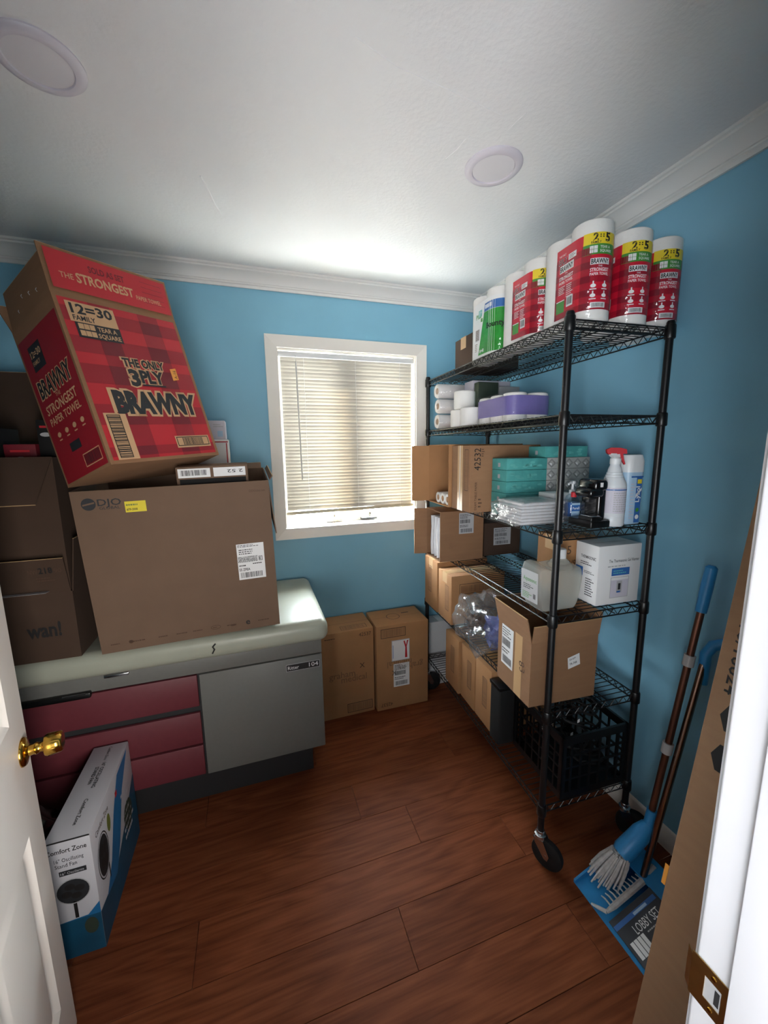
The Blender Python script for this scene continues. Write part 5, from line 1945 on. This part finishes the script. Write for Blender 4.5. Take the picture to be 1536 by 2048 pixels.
# left pile: open carton below, second carton standing in its flaps
LX0, LX1 = -1.12, -0.690
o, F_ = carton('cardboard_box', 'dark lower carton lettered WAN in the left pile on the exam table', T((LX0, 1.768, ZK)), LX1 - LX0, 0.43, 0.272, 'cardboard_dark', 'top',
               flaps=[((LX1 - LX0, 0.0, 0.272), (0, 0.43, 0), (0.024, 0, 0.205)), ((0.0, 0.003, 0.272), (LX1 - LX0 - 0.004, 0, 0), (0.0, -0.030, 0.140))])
pr = Print(F_['front'])
pr.text('wan!', 0.268, 0.100, 0.080, 'ink', 1, 'l', 0.03, 0.110)
pr.build('front_print', o)
pr = Print(frame_map((0.0, -0.0015, 0.272), (1, 0, 0), (0, -0.030, 0.140)), 0.0005, 0.0006)
pr.text('NW', 0.310, 0.085, 0.026, 'ink_brown', 1, 'l', 0.01, 0.03)
pr.text('218', 0.342, 0.085, 0.034, 'ink', 1, 'l', 0.02, 0.044)
pr.text('90', 0.390, 0.085, 0.026, 'ink_brown', 1, 'l', 0.0, 0.024)
pr.lines(0.330, 0.050, 0.06, 0.022, 2, 'ink_brown', 1)
pr.build('flap_print', o)
k = MB()
k.par((0.02, -0.004, 0.280), (0.34, 0, 0), (0, -0.03, 0.002), (0, 0, 0.001), 'paper_grey')
k.build('torn_paper', o)
UZ = ZK + 0.274
UH = 1.660 - UZ
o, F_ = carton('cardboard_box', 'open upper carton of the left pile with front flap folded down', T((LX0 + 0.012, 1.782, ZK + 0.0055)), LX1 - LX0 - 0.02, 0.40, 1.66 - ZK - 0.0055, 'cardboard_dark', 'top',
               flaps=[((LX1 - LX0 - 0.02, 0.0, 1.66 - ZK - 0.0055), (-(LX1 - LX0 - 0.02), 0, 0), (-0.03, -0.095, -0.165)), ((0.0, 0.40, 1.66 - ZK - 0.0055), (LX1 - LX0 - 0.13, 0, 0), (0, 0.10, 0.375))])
bz = 1.66 - 0.10
for i, (x, y, w_, d_, h_, m_, lb) in enumerate(((-1.02, 1.86, 0.13, 0.16, 0.31, 'black_matte', 'left'), (-0.875, 1.86, 0.10, 0.14, 0.25, 'red_dark', 'middle'), (-0.765, 1.86, 0.055, 0.14, 0.34, 'black_matte', 'right'))):
    b_, FF = carton('product_box', 'dark product box standing in the open upper carton of the left pile, %s one' % lb, T((x, y, 0.8905)), w_, d_, bz - 0.8905 + h_ - 0.10, m_, group='dark boxes in the upper carton')
    pr = Print(FF['front'])
    hh = bz - 0.8905 + h_ - 0.10
    pr.ellipse(w_ * .5, hh - 0.055, 0.018, 0.008, 'paper_grey', 1, 14)
    pr.rect(w_ * .2, hh - 0.03, w_ * .6, 0.008, 'red', 1)
    pr.build('print', b_)

#================================================================= STAND FAN CARTON BY THE DOOR
MF = axes((-0.7035, 1.352, 0), (0.1255, -0.0075, 0), (-0.026, 0.435, 0), (0, 0, 1))
FW, FD, FH = 0.1257, 0.436, 0.452
o = thing('fan_box', 'white and blue stand fan carton on the floor beside the door', 'box', MF)
k = MB()
k.bevbox(0, 0, 0, FW, FD, FH, 'fan_white', 0.003, 2)
k.build('body', o)
pr = Print(frame_map((0, 0, 0), (1, 0, 0), (0, 0, 1)))
pr.rect(0.0, 0.0, FW, 0.145, 'fan_deep', 0)
pr.poly([(0.0, 0.145), (FW, 0.145), (FW, 0.190), (FW * .72, 0.150)], 'fan_blue', 0)
pr.rect(0, FH - 0.005, FW, 0.005, 'ink', 1)
pr.text('Comfort Zone', 0.004, FH - 0.045, 0.024, 'ink', 1, 'l', 0.01, 0.110)
pr.text('16" Oscillating', 0.022, FH - 0.078, 0.020, 'charcoal', 1, 'l', 0.0, 0.080)
pr.text('Stand Fan', 0.022, FH - 0.098, 0.020, 'charcoal', 1, 'l', 0.0, 0.060)
pr.rect(0.030, FH - 0.130, 0.075, 0.018, 'charcoal', 1)
pr.text('16" Oscilante', 0.034, FH - 0.126, 0.013, 'fan_white', 2, 'l', 0.0, 0.064)
pr.ellipse(0.060, FH - 0.195, 0.045, 0.045, 'charcoal', 2, 28)
pr.ring(0.060, FH - 0.195, 0.048, 0.048, 0.003, 'paper_grey', 3)
for i in range(4):
    a = i * pi / 2 + .4
    pr.ellipse(0.060 + 0.02 * cos(a), FH - 0.195 + 0.02 * sin(a), 0.015, 0.012, 'ink', 3, 12)
pr.rect(0.055, FH - 0.300, 0.010, 0.065, 'ink', 2)
pr.ellipse(0.095, 0.105, 0.020, 0.032, 'darkgreen', 1, 16)
pr.build('front_print', o)
pr = Print(frame_map((FW, 0, 0), (0, 1, 0), (0, 0, 1)))
pr.poly([(0.0, 0.0), (FD, 0.0), (FD, 0.30), (0.30, 0.20), (0.15, 0.12), (0.0, 0.145)], 'fan_deep', 0)
pr.poly([(0.06, 0.13), (0.13, 0.20), (0.20, 0.34), (0.27, FH - 0.02), (0.40, FH - 0.01), (0.30, 0.34), (0.22, 0.18), (0.16, 0.11)], 'fan_blue', 1)
pr.ring(0.075, 0.285, 0.050, 0.085, 0.004, 'charcoal', 1)
pr.ellipse(0.075, 0.285, 0.042, 0.075, 'charcoal', 2, 24)
for i in range(4):
    a = i * pi / 2 + .6
    pr.ellipse(0.075 + 0.018 * cos(a), 0.285 + 0.034 * sin(a), 0.014, 0.024, 'ink', 3, 12)
pr.rect(0.100, 0.16, 0.008, 0.06, 'ink', 2)
pr.text('Comfort Zone', 0.035, FH - 0.060, 0.030, 'ink_brown', 2, 'l', 0.0, 0.120)
pr.ellipse(0.145, 0.345, 0.016, 0.035, 'olive', 2, 12)
pr.rect(0.228, FH - 0.085, 0.02, 0.022, 'red', 2)
pr.lines(0.275, 0.12, 0.12, 0.22, 7, 'fan_white', 2)
pr.ellipse(0.33, 0.20, 0.05, 0.06, 'darkgreen', 2, 16)
pr.build('side_print', o)
pr = Print(frame_map((0, 0, FH), (1, 0, 0), (0, 1, 0)))
pr.text('Comfort Zone', 0.062, 0.155, 0.018, 'ink', 1, 'l', 0.01, 0.105, -90)
pr.text('16" OSCILLATING', 0.064, 0.330, 0.018, 'charcoal', 1, 'l', 0.02, 0.125, -90)
pr.text('STAND FAN', 0.046, 0.312, 0.018, 'charcoal', 1, 'l', 0.02, 0.085, -90)
pr.text('Comfort Zone', 0.062, 0.420, 0.016, 'ink', 1, 'l', 0.0, 0.075, -90)
pr.build('top_print', o)

# dark refuse bag behind the fan carton
o = thing('trash_bag', 'crumpled black plastic bag on the floor behind the open door', 'bag', T((-0.88, 1.52, 0)))
bm = lump(0, 12.0, (0.125, 0.17, 0.20), 0.3, -0.16)
k = MB()
k.bm(bm, 'black_gloss', True)
k.build('bag', o, T((0, 0, 0.161)))

#================================================================= LOBBY DUSTPAN AND BROOM
# dustpan on the floor: slab, side walls, back hood, label sleeve, rake comb, pole
dp = thing('lobby_dustpan', 'blue lobby dustpan on the floor by the right wall with dark label sleeve', 'dustpan', T((1.085, 0.688, 0)))
k = MB()
k.prism([(0.0, 0, 0.0005), (0.0, 0, 0.004), (0.03, 0, 0.012), (0.27, 0, 0.022), (0.27, 0, 0.0005)], (0, 0.305, 0), 'blue_plastic')
k.build('pan', dp)
for y0 in (0.0, 0.297):
    k = MB()
    k.prism([(0.0, y0, 0.002), (0.0, y0, 0.014), (0.12, y0, 0.060), (0.27, y0, 0.105), (0.27, y0, 0.002)], (0, 0.008, 0), 'blue_plastic')
    k.build('side_wall', dp)
k = MB()
k.prism([(0.262, 0, 0.002), (0.272, 0, 0.002), (0.272, 0, 0.11), (0.262, 0, 0.11)], (0, 0.305, 0), 'blue_plastic')
k.prism([(0.19, 0, 0.083), (0.272, 0, 0.11), (0.272, 0, 0.118), (0.19, 0, 0.090)], (0, 0.305, 0), 'blue_plastic')
k.build('back_hood', dp)
# label sleeve over the near half
lab = frame_map((0.028, 0.010, 0.0245), (0.0, 1, 0), (-1.0, 0, -0.30))
slv = MB()
slv.prism([(0.006, 0.0, 0.0165), (0.190, 0.0, 0.0830), (0.190, 0.0, 0.0860), (0.006, 0.0, 0.0195)], (0, 0.150, 0), 'label_dark')
sl = slv.build('label_sleeve', dp)
mp_ = frame_map((0.028, 0.150, 0.0275), (0, -1, 0), (0.178, 0, 0.0635))
mp_ = frame_map((0.006, 0.0, 0.0195), (0.184, 0, 0.0665), (0, 1, 0))
pr = Print(mp_)
pr.rect(0.0, 0.118, 0.187, 0.014, 'label_blue', 1)
pr.rect(0.085, 0.120, 0.060, 0.008, 'label_pale', 2)
pr.text('LOBBY SET', 0.052, 0.080, 0.036, 'paper_white', 2, 'l', 0.0, 0.112)
pr.lines(0.085, 0.066, 0.060, 0.009, 1, 'paper_grey', 2)
for i in range(4):
    pr.rect(0.010 + i * 0.0155, 0.030, 0.0130, 0.046, 'paper_white', 2)
pr.build('label_print', sl)
# rake comb
k = MB()
k.tube([(0.014, 0.168, 0.034), (0.045, 0.166, 0.048), (0.110, 0.170, 0.064), (0.200, 0.178, 0.080), (0.255, 0.184, 0.11)], [0.006, 0.010, 0.011, 0.012, 0.010], 'bristle', 8)
k.tube([(0.014, 0.168, 0.034), (0.002, 0.190, 0.028), (-0.006, 0.214, 0.018)], [0.007, 0.006, 0.004], 'bristle', 8)
for i in range(10):
    x = 0.035 + i * 0.018
    k.tube([(x, 0.170, 0.047 + i * .003), (x - 0.004, 0.192, 0.052 + i * .003), (x - 0.006, 0.206, 0.048 + i * .003)], [0.0035, 0.003, 0.002], 'bristle', 6)
k.build('rake_comb', dp)
P0 = Vector((1.2865, 0.872, 0.082)) - Vector((1.085, 0.688, 0))
P1 = Vector((1.470, 0.868, 0.925)) - Vector((1.085, 0.688, 0))
k = MB()
k.tube([P0, P0 + (P1 - P0) * .5, P1], 0.0115, 'steel_pole', 12)
k.build('pole', dp)
k = MB()
k.tube([P1 - Vector((0, 0, 0.09)), P1 + Vector((0.004, 0, 0.02)), P1 + Vector((0.016, -0.012, 0.055)), P1 + Vector((0.050, -0.055, 0.085)), P1 + Vector((0.065, -0.085, 0.088))], [0.017, 0.018, 0.019, 0.016, 0.013], 'blue_plastic', 12)
k.build('handle', dp)
# broom leaning on the dustpan pole
br = thing('broom', 'upright broom with blue grip and grey bristles clipped to the dustpan pole', 'broom', T((1.16, 0.84, 0)))
B0, B1 = Vector((1.337, 0.905, 0.279)), Vector((1.4547, 0.872, 1.258))
loc = Vector((1.16, 0.84, 0))
d = (B1 - B0).normalized()
k = MB()
k.tube([B0 - loc, B0 - loc + (B1 - B0) * .5, B1 - loc], 0.0115, 'copper_pole', 12)
k.build('pole', br)
k = MB()
g0 = B1 - d * 0.155 - loc
k.tube([g0, g0 + d * 0.02, g0 + d * 0.09, g0 + d * 0.158, g0 + d * 0.166], [0.0165, 0.0175, 0.0185, 0.0175, 0.010], 'blue_plastic', 16)
k.build('grip', br)
k = MB()
s0 = B0 - loc
k.tube([s0 + d * 0.045, s0 - d * 0.01, s0 - d * 0.03], [0.0165, 0.0175, 0.024], 'blue_plastic', 16)
hx = Vector((-0.108, 0.014, -0.100))
k.tube([s0 - d * 0.025, s0 - d * 0.025 + hx * .25, s0 - d * 0.025 + hx * .9, s0 - d * 0.025 + hx], [0.024, 0.033, 0.036, 0.031], 'blue_plastic', 20)
k.build('head', br)
k = MB()
e0 = s0 - d * 0.025 + hx
rnd = random.Random(4)
for i in range(80):
    a, r_ = rnd.uniform(0, 2 * pi), 0.030 * math.sqrt(rnd.random())
    st = e0 + Vector((r_ * cos(a), r_ * sin(a), 0.008))
    en = Vector((st.x - 0.040 + 1.2 * r_ * cos(a), st.y + 0.022 + 0.9 * r_ * sin(a), 0.040 + rnd.uniform(0, .02)))
    k.tube([st, (st + en) / 2 + Vector((0.004 * cos(a), 0.004 * sin(a), 0)), en], [0.0042, 0.0045, 0.003], 'bristle', 5)
bs = k.build('bristles', br)
bs['kind'] = 'stuff'
for f_ in (0.31, 0.66):
    k = MB()
    c1 = B0 + (B1 - B0) * f_ - loc
    k.tube([c1 - d * 0.02, c1 + d * 0.02], 0.0175, 'paper_grey', 14)
    k.build('clip', br)

#================================================================= LARGE FLAT CARTON LEANING BY THE DOOR FRAME
lean = radians(8.6)
ML = Matrix.Translation((0.852, 0.575, 0.066)) @ Matrix.Rotation(lean, 4, 'Y')
# local x: thickness towards the right wall, local -y: towards the camera, z up the carton
o, F_ = carton('leaning_carton', 'tall brown carton leaning to the right wall beside the door frame', ML @ T((0, -0.255, 0)), 0.40, 0.255, 1.86, 'cardboard')
pr = Print(F_['left'], 0.0004, 0.0006)
for v_ in (0.899, 0.997):  # flat black hexagons paint the shade inside the hand holes
    cx = 0.072
    pr.poly([(cx - 0.042, v_), (cx - 0.028, v_ - .032), (cx + 0.028, v_ - .032), (cx + 0.042, v_), (cx + 0.028, v_ + .032), (cx - 0.028, v_ + .032)], 'ink', 1)
pr.text('10/10024', 0.027, 1.215, 0.036, 'ink', 1, 'l', 0.01, 0.165, -90)
pr.build('side_print', o)
k = MB()
k.par((0.004, 0.256, 0.505), (0.002, 0, 0), (-0.001, 0.009, 0), (0, 0, 0.055), 'sticker_orange')
k.build('yellow_tab', o)
k = MB()
k.prism([(-0.001, 0.10, 0.06), (-0.001, 0.15, 0.07), (-0.001, 0.145, 0.20)], (-0.001, 0, 0), 'paper_white')
k.build('torn_paper', o)
